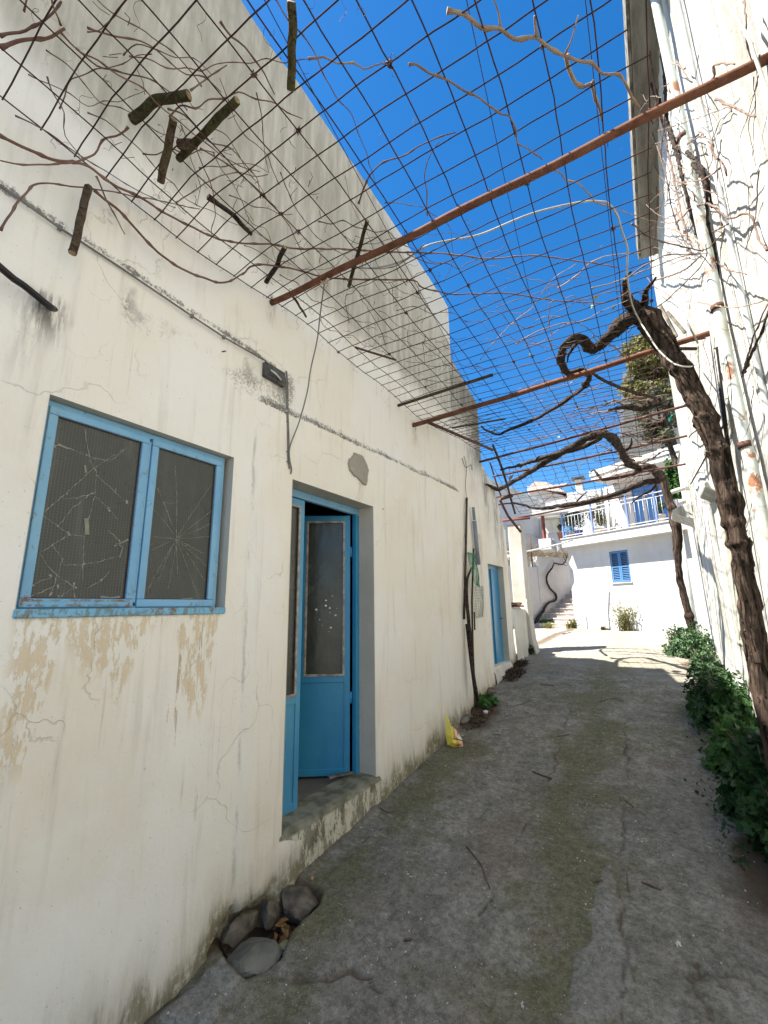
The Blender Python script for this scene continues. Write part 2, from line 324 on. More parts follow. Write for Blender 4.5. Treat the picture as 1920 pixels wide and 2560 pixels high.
leafm('leaf_olive', (.13, .14, .04), (.24, .22, .07)); leafm('leaf_deep2', (.06, .07, .04), (.11, .12, .06)); leafm('leaf_deep', (.02, .04, .022), (.05, .085, .035)); leafm('leaf_yellow', (.30, .27, .08), (.17, .2, .07)); leafm('leaf_dry', (.22, .17, .10), (.30, .23, .13))
def mat_ground():
    n = NT('lane_concrete'); P = n.pos(); moss = n.attr('moss'); dirt = n.attr('dirt'); pat = n.attr('patch')
    big = n.noise(P, .9, 5, .6); mid = n.noise(P, 6, 6, .65); fine = n.noise(P, 70, 5, .75)
    c = n.mix(n.ss(mid, .32, .68), (.20, .19, .155), (.37, .35, .30))
    c = n.mix(n.ss(big, .4, .65, 0, .45), c, (.17, .16, .135))
    brush = n.noise(n.scale(P, (3.5, 26, 1), (2, 2, 0)), 1.1, 5, .65)
    c = n.mix(n.ss(brush, .55, .72, 0, .25), c, (.40, .38, .34))
    brown = n.noise(n.vm('ADD', P, (8, 8, 0)), 1.7, 5, .6); c = n.mix(n.ss(n.noise(P, 19, 6, .75), .48, .62, 0, .35), c, (.12, .11, .09))
    c = n.mix(n.ss(n.noise(n.vm('ADD', P, (7, 9, 0)), 12, 6, .75), .52, .66, 0, .4), c, (.40, .38, .33))
    c = n.mix(n.ss(brown, .52, .68, 0, .5), c, (.23, .185, .14))
    mm = n.m2('MULTIPLY', n.ss(n.m2('ADD', n.m2('MULTIPLY', moss, .30), n.m2('MULTIPLY', n.noise(n.vm('ADD', P, (3, 1, 0)), 3.0, 8, .75), .95)), .52, .72), .75)
    c = n.mix(mm, c, n.mix(fine, (.095, .098, .042), (.20, .19, .10)))
    c = n.mix(n.m2('MULTIPLY', n.ss(n.m2('ADD', pat, n.m2('MULTIPLY', n.m2('SUBTRACT', n.noise(P, 11, 6, .7), .5), 1.6)), .35, .75), .6), c, n.mix(n.noise(P, 9, 5, .7), (.22, .215, .20), (.38, .37, .345)))
    c = n.mix(1.0, c, n.mix(n.ss(n.noise(P, 30, 8, .85), .38, .60), (.55, .55, .54), (1.0, 1.0, 1.0)), 'MULTIPLY')
    c = n.mix(n.ss(n.noise(P, 90, 3, .8), .56, .72, 0, .4), c, (.48, .46, .41))
    gr = n.vor(P, 85, 'F1', 0); sel = n.ss(n.noise(P, 38, 2), .50, .62)
    c = n.mix(n.m2('MULTIPLY', n.ss(gr, .26, .12), n.m2('MULTIPLY', sel, .55)), c, (.50, .47, .41))
    blk = n.noise(n.vm('ADD', P, (5, 5, 5)), 48, 4, .7); c = n.mix(n.ss(blk, .60, .68, 0, .6), c, (.08, .073, .058))
    wsp = n.noise(n.vm('ADD', P, (11, 2, 5)), 24, 2, .5); c = n.mix(n.ss(wsp, .745, .765, 0, .8), c, (.5, .48, .43))
    sc_ = n.noise(n.scale(P, (5, 42, 1), (9, 4, 0)), 1.3, 3, .6); c = n.mix(n.m2('MULTIPLY', n.ss(sc_, .66, .72, 0, .55), n.ss(n.noise(P, 2.1, 3), .48, .6)), c, (.50, .48, .42))
    # paving blends to a paler, more even tone beyond the pergola
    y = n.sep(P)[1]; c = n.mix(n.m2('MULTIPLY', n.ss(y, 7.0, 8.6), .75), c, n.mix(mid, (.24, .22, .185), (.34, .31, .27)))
    c = n.mix(n.m2('MULTIPLY', dirt, .9), c, n.mix(fine, (.045, .03, .018), (.12, .08, .048)))
    h = n.m2('ADD', n.m2('MULTIPLY', mid, .6), n.m2('MULTIPLY', fine, .5)); h = n.m2('ADD', h, n.m2('MULTIPLY', brush, .4))
    M['ground'] = n.fin(c, .93, n.bump(h, .8, .014), spec=.2)
mat_ground()
# ------------------------------------------------------------------ mesh helpers
class MB:
    def __init__(s): s.v = []; s.f = []; s.sm = []
    def add(s, vs, fs, smooth=False):
        o = len(s.v); s.v += [tuple(v) for v in vs]; s.f += [tuple(i+o for i in f) for f in fs]; s.sm += [smooth]*len(fs); return s
    def box(s, a, b, mtx=None, jit=0):
        x0, y0, z0 = a; x1, y1, z1 = b
        vs = [Vector(p) for p in ((x0,y0,z0),(x1,y0,z0),(x1,y1,z0),(x0,y1,z0),(x0,y0,z1),(x1,y0,z1),(x1,y1,z1),(x0,y1,z1))]
        if jit: vs = [v+Vector((rnd.uniform(-jit,jit) for _ in range(3))) for v in vs]
        if mtx is not None: vs = [mtx @ v for v in vs]
        return s.add(vs, [(0,3,2,1),(4,5,6,7),(0,1,5,4),(1,2,6,5),(2,3,7,6),(3,0,4,7)])
    def prism(s, poly, ext, cap=True):
        n = len(poly); ext = Vector(ext); a = [Vector(p) for p in poly]; vs = a+[p+ext for p in a]
        fs = [(i, (i+1) % n, (i+1) % n+n, i+n) for i in range(n)]
        if cap: fs += [tuple(range(n-1, -1, -1)), tuple(range(n, 2*n))]
        return s.add(vs, fs)
    def tube(s, pts, r, sides=6, gn=0.0, ridge=0, seed=0, cap=True, flat=None, smooth=True):
        pts = [Vector(p) for p in pts]; n = len(pts)
        rs = r if isinstance(r, (list, tuple)) else [r]*n
        t0 = (pts[1]-pts[0]).normalized(); up = Vector((0, 0, 1)) if abs(t0.z) < .9 else Vector((1, 0, 0))
        u = t0.cross(up).normalized(); vs = []
        for i, p in enumerate(pts):
            t = (pts[min(i+1, n-1)]-pts[max(i-1, 0)]).normalized()
            u = (u - t*u.dot(t)); u = u.normalized() if u.length > 1e-6 else t.orthogonal().normalized(); v = t.cross(u)
            for k in range(sides):
                a = 2*math.pi*k/sides; rr = rs[i]
                if gn:
                    q = Vector((math.cos(a)*1.3+seed, math.sin(a)*1.3, i*.09)); rr *= 1+gn*noise.noise(q)*1.2
                    if ridge: rr *= 1+.07*math.sin(a*ridge+i*.05+2*noise.noise(Vector((a, i*.05, seed)))) + .20*noise.noise(Vector((math.cos(a)*3.5, math.sin(a)*3.5+seed, i*.10+5))) + .12*noise.noise(Vector((math.cos(a)*8, math.sin(a)*8+seed, i*.22)))
                d = u*math.cos(a)*rr+v*math.sin(a)*rr
                if flat: d = Vector((d.x*flat[0], d.y*flat[1], d.z*flat[2]))
                vs.append(p+d)
        fs = [(i*sides+k, i*sides+(k+1) % sides, (i+1)*sides+(k+1) % sides, (i+1)*sides+k) for i in range(n-1) for k in range(sides)]
        if cap: fs += [tuple(range(sides-1, -1, -1)), tuple((n-1)*sides+k for k in range(sides))]
        return s.add(vs, fs, smooth)
    def build(s, name, mat, parent=None, kind=None, label=None):
        me = bpy.data.meshes.new(name); me.from_pydata(s.v, [], s.f); me.update()
        if any(s.sm): me.polygons.foreach_set('use_smooth', s.sm)
        me.materials.append(M[mat] if isinstance(mat, str) else mat)
        o = bpy.data.objects.new(name, me); COL.objects.link(o)
        if parent is not None: o.parent = parent
        if kind: o['kind'] = kind
        if label: o['label'] = label
        return o
def bevel(o, w=.004, seg=2):
    b = o.modifiers.new('bevel', 'BEVEL'); b.width = w; b.segments = seg; b.limit_method = 'ANGLE'; return o
def tag(o, label, cat, group=None):
    o['label'] = label; o['category'] = cat
    if group: o['group'] = group
    return o
def empty(name, loc, label, cat, group=None, rz=0):
    o = bpy.data.objects.new(name, None); COL.objects.link(o); o.location = loc; o.rotation_euler.z = rz; o.empty_display_size = .2
    return tag(o, label, cat, group)
def crom(pts, step=.03):
    P = [Vector(p) for p in pts]; P = [P[0]*2-P[1]]+P+[P[-1]*2-P[-2]]; out = []
    for i in range(1, len(P)-2):
        a, b, c, d = P[i-1:i+3]; n = max(2, int((c-b).length/step))
        for k in range(n):
            t = k/n; out.append(.5*((2*b)+(c-a)*t+(2*a-5*b+4*c-d)*t*t+(3*b-a-3*c+d)*t**3))
    out.append(P[-2]); return out
def lin(a, b, n): return [a+(b-a)*i/(n-1) for i in range(n)]
def radii(rk, n): return list(np.interp(np.linspace(0, 1, n), np.linspace(0, 1, len(rk)), rk))
# ------------------------------------------------------------------ ground: one sheet to the horizon
def segdist(X, Y, pl):
    D = np.full(X.shape, 9.0)
    for (a, b) in zip(pl[:-1], pl[1:]):
        ax, ay, bx, by = a[0], a[1], b[0], b[1]; L = (bx-ax)**2+(by-ay)**2+1e-9
        t = np.clip(((X-ax)*(bx-ax)+(Y-ay)*(by-ay))/L, 0, 1); D = np.minimum(D, np.hypot(X-ax-t*(bx-ax), Y-ay-t*(by-ay)))
    return D
def inpoly(X, Y, pl):
    c = np.zeros(X.shape, bool); j = len(pl)-1
    for i in range(len(pl)):
        xi, yi, xj, yj = pl[i][0], pl[i][1], pl[j][0], pl[j][1]
        k = ((yi > Y) != (yj > Y)) & (X < (xj-xi)*(Y-yi)/(yj-yi+1e-12)+xi); c ^= k; j = i
    return c
def wig(pl, amp=.02, step=.05, seed=0):
    out = []
    for i, p in enumerate(crom([Vector((q[0], q[1], 0)) for q in pl], step)):
        out.append((p.x+amp*noise.noise(Vector((i*.45, seed, 1))), p.y+amp*noise.noise(Vector((i*.45, seed, 7)))))
    return out
def vnoise(X, Y, s, seed=0):
    # smooth value noise on a lattice, vectorised
    r = np.random.RandomState(seed); T = r.rand(64, 64); x = X*s+100; y = Y*s+100; xi = np.floor(x).astype(int); yi = np.floor(y).astype(int); fx = x-xi; fy = y-yi
    fx = fx*fx*(3-2*fx); fy = fy*fy*(3-2*fy); g = lambda a, b: T[a % 64, b % 64]
    return (g(xi, yi)*(1-fx)+g(xi+1, yi)*fx)*(1-fy)+(g(xi, yi+1)*(1-fx)+g(xi+1, yi+1)*fx)*fy-.5
xs = np.unique(np.round(np.concatenate([-np.geomspace(400, 3, 16), np.arange(-2.6, -2.2, .1), np.arange(-2.2, .8, .0135), np.arange(.8, 1.0, .05), np.arange(1.0, 2, .2), np.geomspace(2, 400, 14)]), 4))
ys = np.unique(np.round(np.concatenate([-np.geomspace(400, 1, 12), np.arange(-1, .7, .1), np.arange(.7, 4.6, .0135), np.arange(4.6, 5.5, .02), np.arange(5.5, 9.5, .03), np.arange(9.5, 16, .15), np.geomspace(16.2, 500, 16)]), 4))
XX, YY = np.meshgrid(xs, ys); ZZ = np.interp(YY, YK, ZK)
near = (XX > -2.3) & (XX < 1.1) & (YY > .5) & (YY < 14)
ZZ += near*(vnoise(XX, YY, 1.6, 1)*.035+vnoise(XX, YY, 6, 2)*.014+vnoise(XX, YY, 22, 3)*.006+vnoise(XX, YY, 37, 4)*.005)
g2 = lambda L: [tuple(G(*q))[:2] for q in L]
cracks = [(g2([(700, 2440), (780, 2450), (830, 2445), (880, 2430), (925, 2440)]), .014, .03), (g2([(925, 2440), (950, 2475), (985, 2540), (1010, 2600)]), .006, .010), (g2([(760, 2445), (740, 2430)]), .010, .02),
          (g2([(1560, 1810), (1565, 1860), (1570, 1950), (1562, 2030), (1550, 2200), (1555, 2330), (1565, 2450), (1560, 2560)]), .006, .012), (g2([(1425, 1760), (1400, 1860), (1370, 1960), (1310, 2070), (1270, 2160), (1200, 2290)]), .005, .010),
          (g2([(1710, 2445), (1740, 2435), (1800, 2440), (1870, 2450), (1900, 2500)]), .010, .02), (g2([(1740, 2440), (1755, 2500), (1775, 2560)]), .008, .018), (g2([(1720, 2450), (1750, 2440), (1760, 2425)]), .008, .012), (g2([(1755, 2460), (1790, 2475), (1830, 2470), (1850, 2520)]), .007, .014),
          (g2([(1190, 1790), (1260, 1800), (1340, 1790)]), .006, .010), (g2([(1310, 1780), (1360, 1790), (1420, 1785)]), .005, .008)]
dirt = np.zeros(XX.shape); moss = np.zeros(XX.shape); patch = np.zeros(XX.shape)
for i, (pl, wd, dp) in enumerate(cracks):
    d = segdist(XX, YY, wig(pl, .05, .06, i)); w2 = (wd*.8+.004)*(1+.8*vnoise(XX, YY, 9, i+20)); k = np.exp(-(d/w2)**2)*near
    ZZ -= dp*k*.8; dirt = np.maximum(dirt, np.clip(k*1.3-.15, 0, 1)*np.clip(.55+vnoise(XX, YY, 5, i+40)*1.2, .1, .95))
hole = g2([(540, 2362), (552, 2384), (575, 2425), (612, 2450), (665, 2430), (700, 2405), (712, 2372), (735, 2330), (772, 2290), (800, 2260), (806, 2232), (785, 2215), (745, 2206), (700, 2228), (640, 2240), (560, 2300)])
hp = [(x+.02*noise.noise(Vector((i*.5, 3, 3))), y) for i, (x, y) in enumerate(hole)]
ins = inpoly(XX, YY, hp) & (XX < -1.3); dd = segdist(XX, YY, hp+[hp[0]])
hd = np.where(ins, np.clip(dd/.035, 0, 1), 0); ZZ -= .13*hd*(1+.3*vnoise(XX, YY, 12, 9)); dirt = np.maximum(dirt, np.where(ins, 1.0, np.clip(1-dd/.02, 0, 1)*.5))
pt = wig(g2([(1480, 2250), (1530, 2150), (1545, 2300), (1590, 2400), (1575, 2500), (1540, 2560), (1440, 2560), (1420, 2450), (1440, 2390), (1475, 2360)])+g2([(1480, 2250)]), .04, .05, 3)
pin = inpoly(XX, YY, pt); pd = segdist(XX, YY, pt); patch = np.where(pin, np.clip(pd/.02+.3, 0, 1), 0); ZZ += np.where(pin, np.clip(pd/.03, 0, 1)*.010, 0)
rp = g2([(405, 2535), (480, 2475), (555, 2405), (580, 2420), (607, 2450), (565, 2500), (530, 2575), (370, 2575)]); rin = inpoly(XX, YY, rp); rd_ = segdist(XX, YY, rp+[rp[0]]); patch = np.maximum(patch, np.where(rin, np.clip(rd_/.02, 0, 1)*1.6, 0)); ZZ += np.where(rin, np.clip(rd_/.03, 0, 1)*(.012+.03*vnoise(XX, YY, 14, 61)), 0)
# moss: the middle strip, the wall foot, the near left slab; dirt along both walls
mc = np.array(g2([(1500, 1720), (1480, 1850), (1440, 2000), (1420, 2200), (1400, 2500)])); xm = np.interp(YY, mc[::-1, 1], mc[::-1, 0])
moss = np.clip(.95-np.abs(XX-xm+vnoise(XX, YY, 2, 31)*.3)/.55, 0, 1)*.9+np.clip(.6-np.abs(XX+1.85)/.35, 0, 1)*1.0*(YY > 2)*(YY < 4.6)+np.clip(vnoise(XX, YY, 1.1, 5)*2, 0, 1)*.6
moss = np.clip(moss+vnoise(XX, YY, 3, 6)*.4, 0, 1)*near
dirt = np.maximum(dirt, np.clip(1-(XX+2.09)/.07+vnoise(XX, YY, 10, 8)*.7, 0, 1)*near*(YY > 1.0)*.8)
dirt = np.maximum(dirt, np.clip((XX-.22+vnoise(XX, YY, 3, 11)*.35)/.15, 0, 1)*near*(YY > 2.8)*(YY < 8.8))
dirt = np.maximum(dirt, np.clip(1-(np.hypot((XX+1.97)/.27, (YY-5.35)/.62))+vnoise(XX, YY, 9, 77)*.4, 0, 1)*2.2*near); dirt = np.clip(dirt, 0, 1)
ZZ += near*(YY > 1)*np.clip(1-(XX+2.09)/.10, 0, 1)*.02*(1+2*vnoise(XX, YY, 7, 15))*(1-ins)
ZZ = np.where((XX < -2.35) & (YY < 8.0), np.minimum(ZZ, -1.9), ZZ)
ZZ = np.where((XX < -2.5) & (YY >= 8.0) & (YY < 12), ZZ, ZZ)
ny, nx = XX.shape; verts = np.stack([XX.ravel(), YY.ravel(), ZZ.ravel()], 1)
ii = np.arange(ny*nx).reshape(ny, nx); q = np.stack([ii[:-1, :-1].ravel(), ii[:-1, 1:].ravel(), ii[1:, 1:].ravel(), ii[1:, :-1].ravel()], 1)
gm = bpy.data.meshes.new('ground'); gm.vertices.add(len(verts)); gm.vertices.foreach_set('co', verts.ravel()); gm.loops.add(q.size); gm.loops.foreach_set('vertex_index', q.ravel().astype(np.int32))
gm.polygons.add(len(q)); gm.polygons.foreach_set('loop_start', np.arange(0, q.size, 4, dtype=np.int32)); gm.polygons.foreach_set('loop_total', np.full(len(q), 4, np.int32)); gm.update(calc_edges=True)
gm.polygons.foreach_set('use_smooth', np.ones(len(q), bool))
for nm, A in (('moss', moss), ('dirt', dirt), ('patch', patch)):
    at = gm.attributes.new(nm, 'FLOAT', 'POINT'); at.data.foreach_set('value', A.ravel().astype(np.float32))
gm.materials.append(M['ground']); go = bpy.data.objects.new('ground', gm); COL.objects.link(go); go['kind'] = 'structure'
def gh(x, y):
    i = int(np.clip(np.searchsorted(xs, x), 0, nx-1)); j = int(np.clip(np.searchsorted(ys, y), 0, ny-1)); return float(ZZ[j, i])
def GG(px, py, lift=0):
    p = G(px, py); p.z = gh(p.x, p.y)+lift; return p
# ------------------------------------------------------------------ left-hand house
house = empty('plastered_house', (WX, 3.5, gz(3.5)), 'long cream plastered house with blue window and doors along the left of the lane', 'house')
inv = Matrix.Translation(-Vector(house.location))
def H(mb, name, mat, parent=None, **k):
    o = mb.build(name, mat, parent or house, **k)
    if (parent or house) is house: o.matrix_parent_inverse = inv
    return o
def topz(y):
    return float(np.interp(y, [-6, 1.5, 3.9, 5.35, 5.37, 6.40, 6.43, 6.6, 7.0, 7.15, 7.45, 7.8], [4.5, 4.44, 4.42, 4.32, 3.50, 3.20, 2.2, 2.12, 1.95, 1.75, 1.3, 1.25]))
OP = [(.72, 1.685, -.01, .905), (2.20, 3.25, -1.33, .895), (6.42, 7.19, -.86, .62)]
YEND = 7.52
yk = sorted(set(list(np.round(np.concatenate([np.arange(-5, .4, .3), np.arange(.4, 7.5, .045)]), 3))+[o[0] for o in OP]+[o[1] for o in OP]+[5.35, 5.37, 6.40, 6.43, YEND]))
yk = [y for i, y in enumerate(yk) if i == 0 or y-yk[i-1] > .012 or y in (5.37, 6.43)]
for o in OP:
    for e in o[:2]:
        if e not in yk: yk.append(e)
yk = sorted(set(yk))
zk = sorted(set(list(np.round(np.arange(-2.0, 2.3, .045), 3))+[o[2] for o in OP]+[o[3] for o in OP]))
zk = [z for i, z in enumerate(zk) if i == 0 or z-zk[i-1] > .008 or z in [o[2] for o in OP]+[o[3] for o in OP]]
def wallx(y, z):
    e = min(max(o[0]-y, y-o[1], o[2]-z, z-o[3]) for o in OP); f = min(1, max(0, abs(e))/.08)
    v = .012*noise.noise(Vector((y*1.7, z*1.7, 3)))+.005*noise.noise(Vector((y*7, z*5, 9)))
    led = 1.28+.043*y
    if 1.84 < y < 5.35 and z < led: v += .018
    if 1.82 < y < 5.35 and abs(z-led) < .03: v += .012
    g = gz(y); 
    if z-g < .35 and y > 3.3: v += .02*(1-(z-g)/.35)
    if 1.72 < y < 2.12 and z < g+.10+.14*noise.noise(Vector((y*9, 0, 0))): v -= .10
    return WX+v*(f if e > -1 else 1)
mb = MB(); idx = {}
def wv(y, z, key):
    if key not in idx: idx[key] = len(mb.v); mb.v.append((wallx(y, z), y, z))
    return idx[key]
zup = list(np.linspace(2.32, 2.32, 1))
for i in range(len(yk)-1):
    y0, y1 = yk[i], yk[i+1]; ym = (y0+y1)/2
    for j in range(len(zk)-1):
        z0, z1 = zk[j], zk[j+1]; zm = (z0+z1)/2
        if any(o[0]-1e-4 < ym < o[1]+1e-4 and o[2]-1e-4 < zm < o[3]+1e-4 for o in OP): continue
        if z1 > topz(ym)+.02: continue
        mb.f.append((wv(y0, z0, (i, j)), wv(y1, z0, (i+1, j)), wv(y1, z1, (i+1, j+1)), wv(y0, z1, (i, j+1)))); mb.sm.append(True)
    t0, t1 = topz(y0+1e-4), topz(y1-1e-4)
    jt = len(zk)-1
    while zk[jt] > topz(ym)+.02: jt -= 1
    nseg = 10 if t0 > 3 else 2
    for k in range(nseg):
        a0 = zk[jt]+(t0-zk[jt])*k/nseg; a1 = zk[jt]+(t0-zk[jt])*(k+1)/nseg; b0 = zk[jt]+(t1-zk[jt])*k/nseg; b1 = zk[jt]+(t1-zk[jt])*(k+1)/nseg
        rg = lambda y, z: z+(.02*noise.noise(Vector((y*3, 5, 1))) if k == nseg-1 else 0)
        if k == 0: va, vb = wv(y0, a0, (i, jt)), wv(y1, b0, (i+1, jt))
        else: va, vb = wv(y0, a0, (i, 'u', k, round(a0, 3))), wv(y1, b0, (i+1, 'u', k, round(b0, 3)))
        e0 = .02*noise.noise(Vector((y0*3, 5, 1))) if k == nseg-1 else 0; e1 = .02*noise.noise(Vector((y1*3, 5, 1))) if k == nseg-1 else 0
        mb.f.append((va, vb, wv(y1, b1+e1, (i+1, 'u', k+1, round(b1, 3))), wv(y0, a1+e0, (i, 'u', k+1, round(a1, 3))))); mb.sm.append(True)
H(mb, 'wall', 'left_wall')
# roof / body behind the front face
mb = MB()
body = [(-5, 4.43), (5.36, 4.28), (5.37, 3.45), (6.41, 3.16), (6.42, 2.15), (7.0, 1.9), (7.15, 1.7), (7.5, 1.28)]
for (ya, za), (yb, zb) in zip(body[:-1], body[1:]):
    if yb-ya > .05: mb.add([(WX-.012, ya, za), (WX-.012, yb, zb), (WX-4, yb, zb), (WX-4, ya, za)], [(0, 1, 2, 3)])
mb.add([(WX-.012, 5.362, 4.28), (WX-.012, 5.362, 3.4), (WX-4, 5.362, 3.4), (WX-4, 5.362, 4.28)], [(0, 1, 2, 3)])
mb.add([(WX-.012, 6.415, 3.18), (WX-.012, 6.415, 1.9), (WX-4, 6.415, 1.9), (WX-4, 6.415, 3.18)], [(0, 1, 2, 3)])
mb.add([(WX-.005, YEND, 1.3), (WX-.005, YEND, -1.2), (WX-.45, YEND, -1.2), (WX-.45, YEND, 1.3)], [(0, 1, 2, 3)])
mb.add([(WX-.45, YEND, 1.3), (WX-.45, YEND, -1.2), (WX-4, YEND, -1.2), (WX-4, YEND, 1.3)], [(0, 1, 2, 3)])
mb.add([(WX-.012, -5, 4.43), (WX-.012, -5, -2.1), (WX-4, -5, -2.1), (WX-4, -5, 4.43)], [(0, 1, 2, 3)])
H(mb, 'roof', 'old_white')
# reveals
def reveal(o, d, sill=True, skip_top=False):
    mb = MB(); y0, y1, z0, z1 = o; a = WX+.004; b = WX-d
    mb.add([(a, y0, z0), (b, y0, z0), (b, y0, z1), (a, y0, z1)], [(0, 1, 2, 3)]); mb.add([(a, y1, z0), (b, y1, z0), (b, y1, z1), (a, y1, z1)], [(3, 2, 1, 0)])
    mb.add([(a, y0, z1), (b, y0, z1), (b, y1, z1), (a, y1, z1)], [(0, 1, 2, 3)])
    if sill: mb.add([(a, y0, z0), (b, y0, z0), (b, y1, z0), (a, y1, z0)], [(3, 2, 1, 0)])
    H(mb, 'reveal', 'reveal')
reveal(OP[0], .12); reveal(OP[1], .19, False); reveal(OP[2], .12, False)
# interior room
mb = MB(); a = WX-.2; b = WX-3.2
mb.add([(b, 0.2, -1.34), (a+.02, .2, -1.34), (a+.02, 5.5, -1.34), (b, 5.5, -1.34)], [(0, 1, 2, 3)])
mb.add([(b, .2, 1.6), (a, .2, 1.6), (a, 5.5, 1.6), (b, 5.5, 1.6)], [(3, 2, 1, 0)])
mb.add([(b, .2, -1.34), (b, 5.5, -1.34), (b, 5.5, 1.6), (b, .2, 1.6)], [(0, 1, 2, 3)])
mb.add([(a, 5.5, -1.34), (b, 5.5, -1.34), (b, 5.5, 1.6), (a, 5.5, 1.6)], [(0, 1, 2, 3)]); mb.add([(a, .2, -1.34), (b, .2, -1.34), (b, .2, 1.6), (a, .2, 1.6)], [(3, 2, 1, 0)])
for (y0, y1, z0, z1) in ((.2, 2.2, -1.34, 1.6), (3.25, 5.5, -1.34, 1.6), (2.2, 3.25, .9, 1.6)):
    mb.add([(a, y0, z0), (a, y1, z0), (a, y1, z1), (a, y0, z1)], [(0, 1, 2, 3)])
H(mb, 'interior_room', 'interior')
# ---- window
XW = WX-.045
win = H(MB().box((XW-.05, .70, -.03), (XW-.045, 1.7, .93)), 'window', 'dark_glass')
def fr(mb, X0, X1, y0, y1, z0, z1, t, tb=None):
    tb = tb or t
    mb.box((X0, y0, z1-t), (X1, y1, z1)); mb.box((X0, y0, z0), (X1, y1, z0+tb)); mb.box((X0, y0, z0+tb), (X1, y0+t, z1-t)); mb.box((X0, y1-t, z0+tb), (X1, y1, z1-t)); return mb
y0, y1, z0, z1 = OP[0]
bevel(fr(MB(), XW-.03, XW, y0+.002, y1-.026, z0+.005, z1-.004, .030).build('frame', 'blue_window', win), .004)
bevel(MB().box((XW-.02, y0-.004, z0-.012), (WX+.012, y1+.002, z0+.024)).build('sill', 'blue_rust', win), .006, 3)
ysp = 1.192
for (a, b) in ((y0+.020, ysp-.006), (ysp+.010, y1-.052)):
    bevel(fr(MB(), XW-.026, XW+.012, a, b, z0+.028, z1-.030, .037, .038).build('sash', 'blue_window', win), .005, 2)
    mbp = MB(); ga, gb, gc, gd = a+.037, b-.037, z0+.066, z1-.067
    mbp.box((XW-.012, ga, gc), (XW-.006, gb, gd)).build('pane', 'wired_glass', win)
    bd = MB()
    for (p, q2) in (((ga, gc), (gb, gc)), ((gb, gc), (gb, gd)), ((gb, gd), (ga, gd)), ((ga, gd), (ga, gc))):
        bd.tube([(XW-.004, p[0], p[1]), (XW-.004, q2[0], q2[1])], .004, 5)
    bd.build('putty_bead', 'dark_rust', win)
MB().box((XW-.02, ysp-.006, z0+.05), (XW+.004, ysp+.006, z1-.05)).build('mullion', 'blue_window', win)
mb = fr(MB(), XW+.012, XW+.0135, y0+.025, ysp-.02, z0+.032, z0+.063, .009); mb.build('rust_crust', 'blue_rust', win)
# cracks in the panes: thin raised ribbons of glue and dirt along the fracture lines
def ribbon(mb, P, wd, X):
    P = [Vector((0, p.y, p.z)) for p in P]
    for a, b in zip(P[:-1], P[1:]):
        t = (b-a); 
        if t.length < 1e-5: continue
        nn = Vector((0, -t.z, t.y)).normalized()*wd*rnd.uniform(.3, 1.25)*.5
        mb.add([Vector((X, 0, 0))+a-nn, Vector((X, 0, 0))+b-nn, Vector((X, 0, 0))+b+nn, Vector((X, 0, 0))+a+nn], [(0, 1, 2, 3)])
def wz(L): return [W(x/2.074, 700+y/2.074, XW-.004) for x, y in L]
def jag(P, a=.0025, st=.012):
    out = []
    for p, q2 in zip(P[:-1], P[1:]):
        n = max(2, int((q2-p).length/st))
        for k in range(n): out.append(p+(q2-p)*k/n+Vector((0, rnd.uniform(-a, a), rnd.uniform(-a, a))))
    return out+[P[-1]]
mb = MB(); wd = .0022
cl = [[(440, 770), (465, 930), (500, 1000), (492, 1120), (440, 1300), (430, 1480), (430, 1560)], [(290, 855), (380, 880), (470, 920), (570, 940), (660, 870)], [(640, 880), (480, 980), (340, 1110), (230, 1200)], [(500, 1010), (600, 1100), (660, 1160)], [(492, 1120), (560, 1180), (610, 1240)], [(492, 1105), (400, 1130), (320, 1135)],
      [(225, 1225), (300, 1275), (360, 1320), (440, 1330)], [(300, 1275), (380, 1180), (480, 1100)], [(205, 1415), (260, 1380), (360, 1320)], [(205, 1420), (270, 1510), (380, 1590), (390, 1650)], [(325, 1440), (290, 1560), (255, 1640)], [(270, 1370), (325, 1450), (330, 1480), (430, 1475), (530, 1455), (620, 1430)], [(170, 1580), (270, 1540)], [(160, 1640), (300, 1580)], [(300, 1650), (390, 1590)], [(450, 1600), (520, 1560), (570, 1510)], [(560, 1300), (620, 1350)]]
for L in cl: ribbon(mb, jag(wz(L)), wd, XW-.0035)
cx, cy = 915, 1340
for (ex, ey) in ((910, 965), (815, 1080), (795, 1190), (1095, 1060), (1130, 1170), (1085, 1265), (1085, 1330), (785, 1400), (790, 1330), (770, 1600), (920, 1520), (1030, 1650), (1060, 1560), (1070, 1480), (870, 1600), (1000, 1400), (820, 1560), (1060, 1420), (850, 1150)):
    ribbon(mb, jag(wz([(cx, cy), ((cx+ex)/2+rnd.uniform(-6, 6), (cy+ey)/2+rnd.uniform(-6, 6)), (ex, ey)])), wd*.9, XW-.0035)
ribbon(mb, wz([(850, 1150), (885, 1160), (930, 1150)]), wd, XW-.0035)
for _ in range(26):
    L = rnd.choice(cl); k = rnd.randrange(len(L)); p = wz([L[k]])[0]; ribbon(mb, [p, p+Vector((0, rnd.uniform(-.012, .012), rnd.uniform(-.018, .018)))], .007, XW-.003)
mb.build('crack_lines', 'crack_white', win, kind='stuff')
mb = MB(); ribbon(mb, wz([(440, 960), (445, 1000)]), .010, XW-.0028); ribbon(mb, wz([(447, 1235), (452, 1320)]), .016, XW-.0028); ribbon(mb, wz([(590, 1380), (665, 1345)]), .007, XW-.0028); ribbon(mb, wz([(600, 1365), (635, 1385), (620, 1440)]), .007, XW-.0028); ribbon(mb, wz([(300, 852), (355, 875)]), .010, XW-.0028)
ribbon(mb, wz([(520, 1645), (560, 1650), (620, 1642)]), .012, XW-.0028); ribbon(mb, wz([(940, 1655), (1000, 1650)]), .010, XW-.0028)
mb.build('tape_scraps', 'tape', win, kind='stuff')
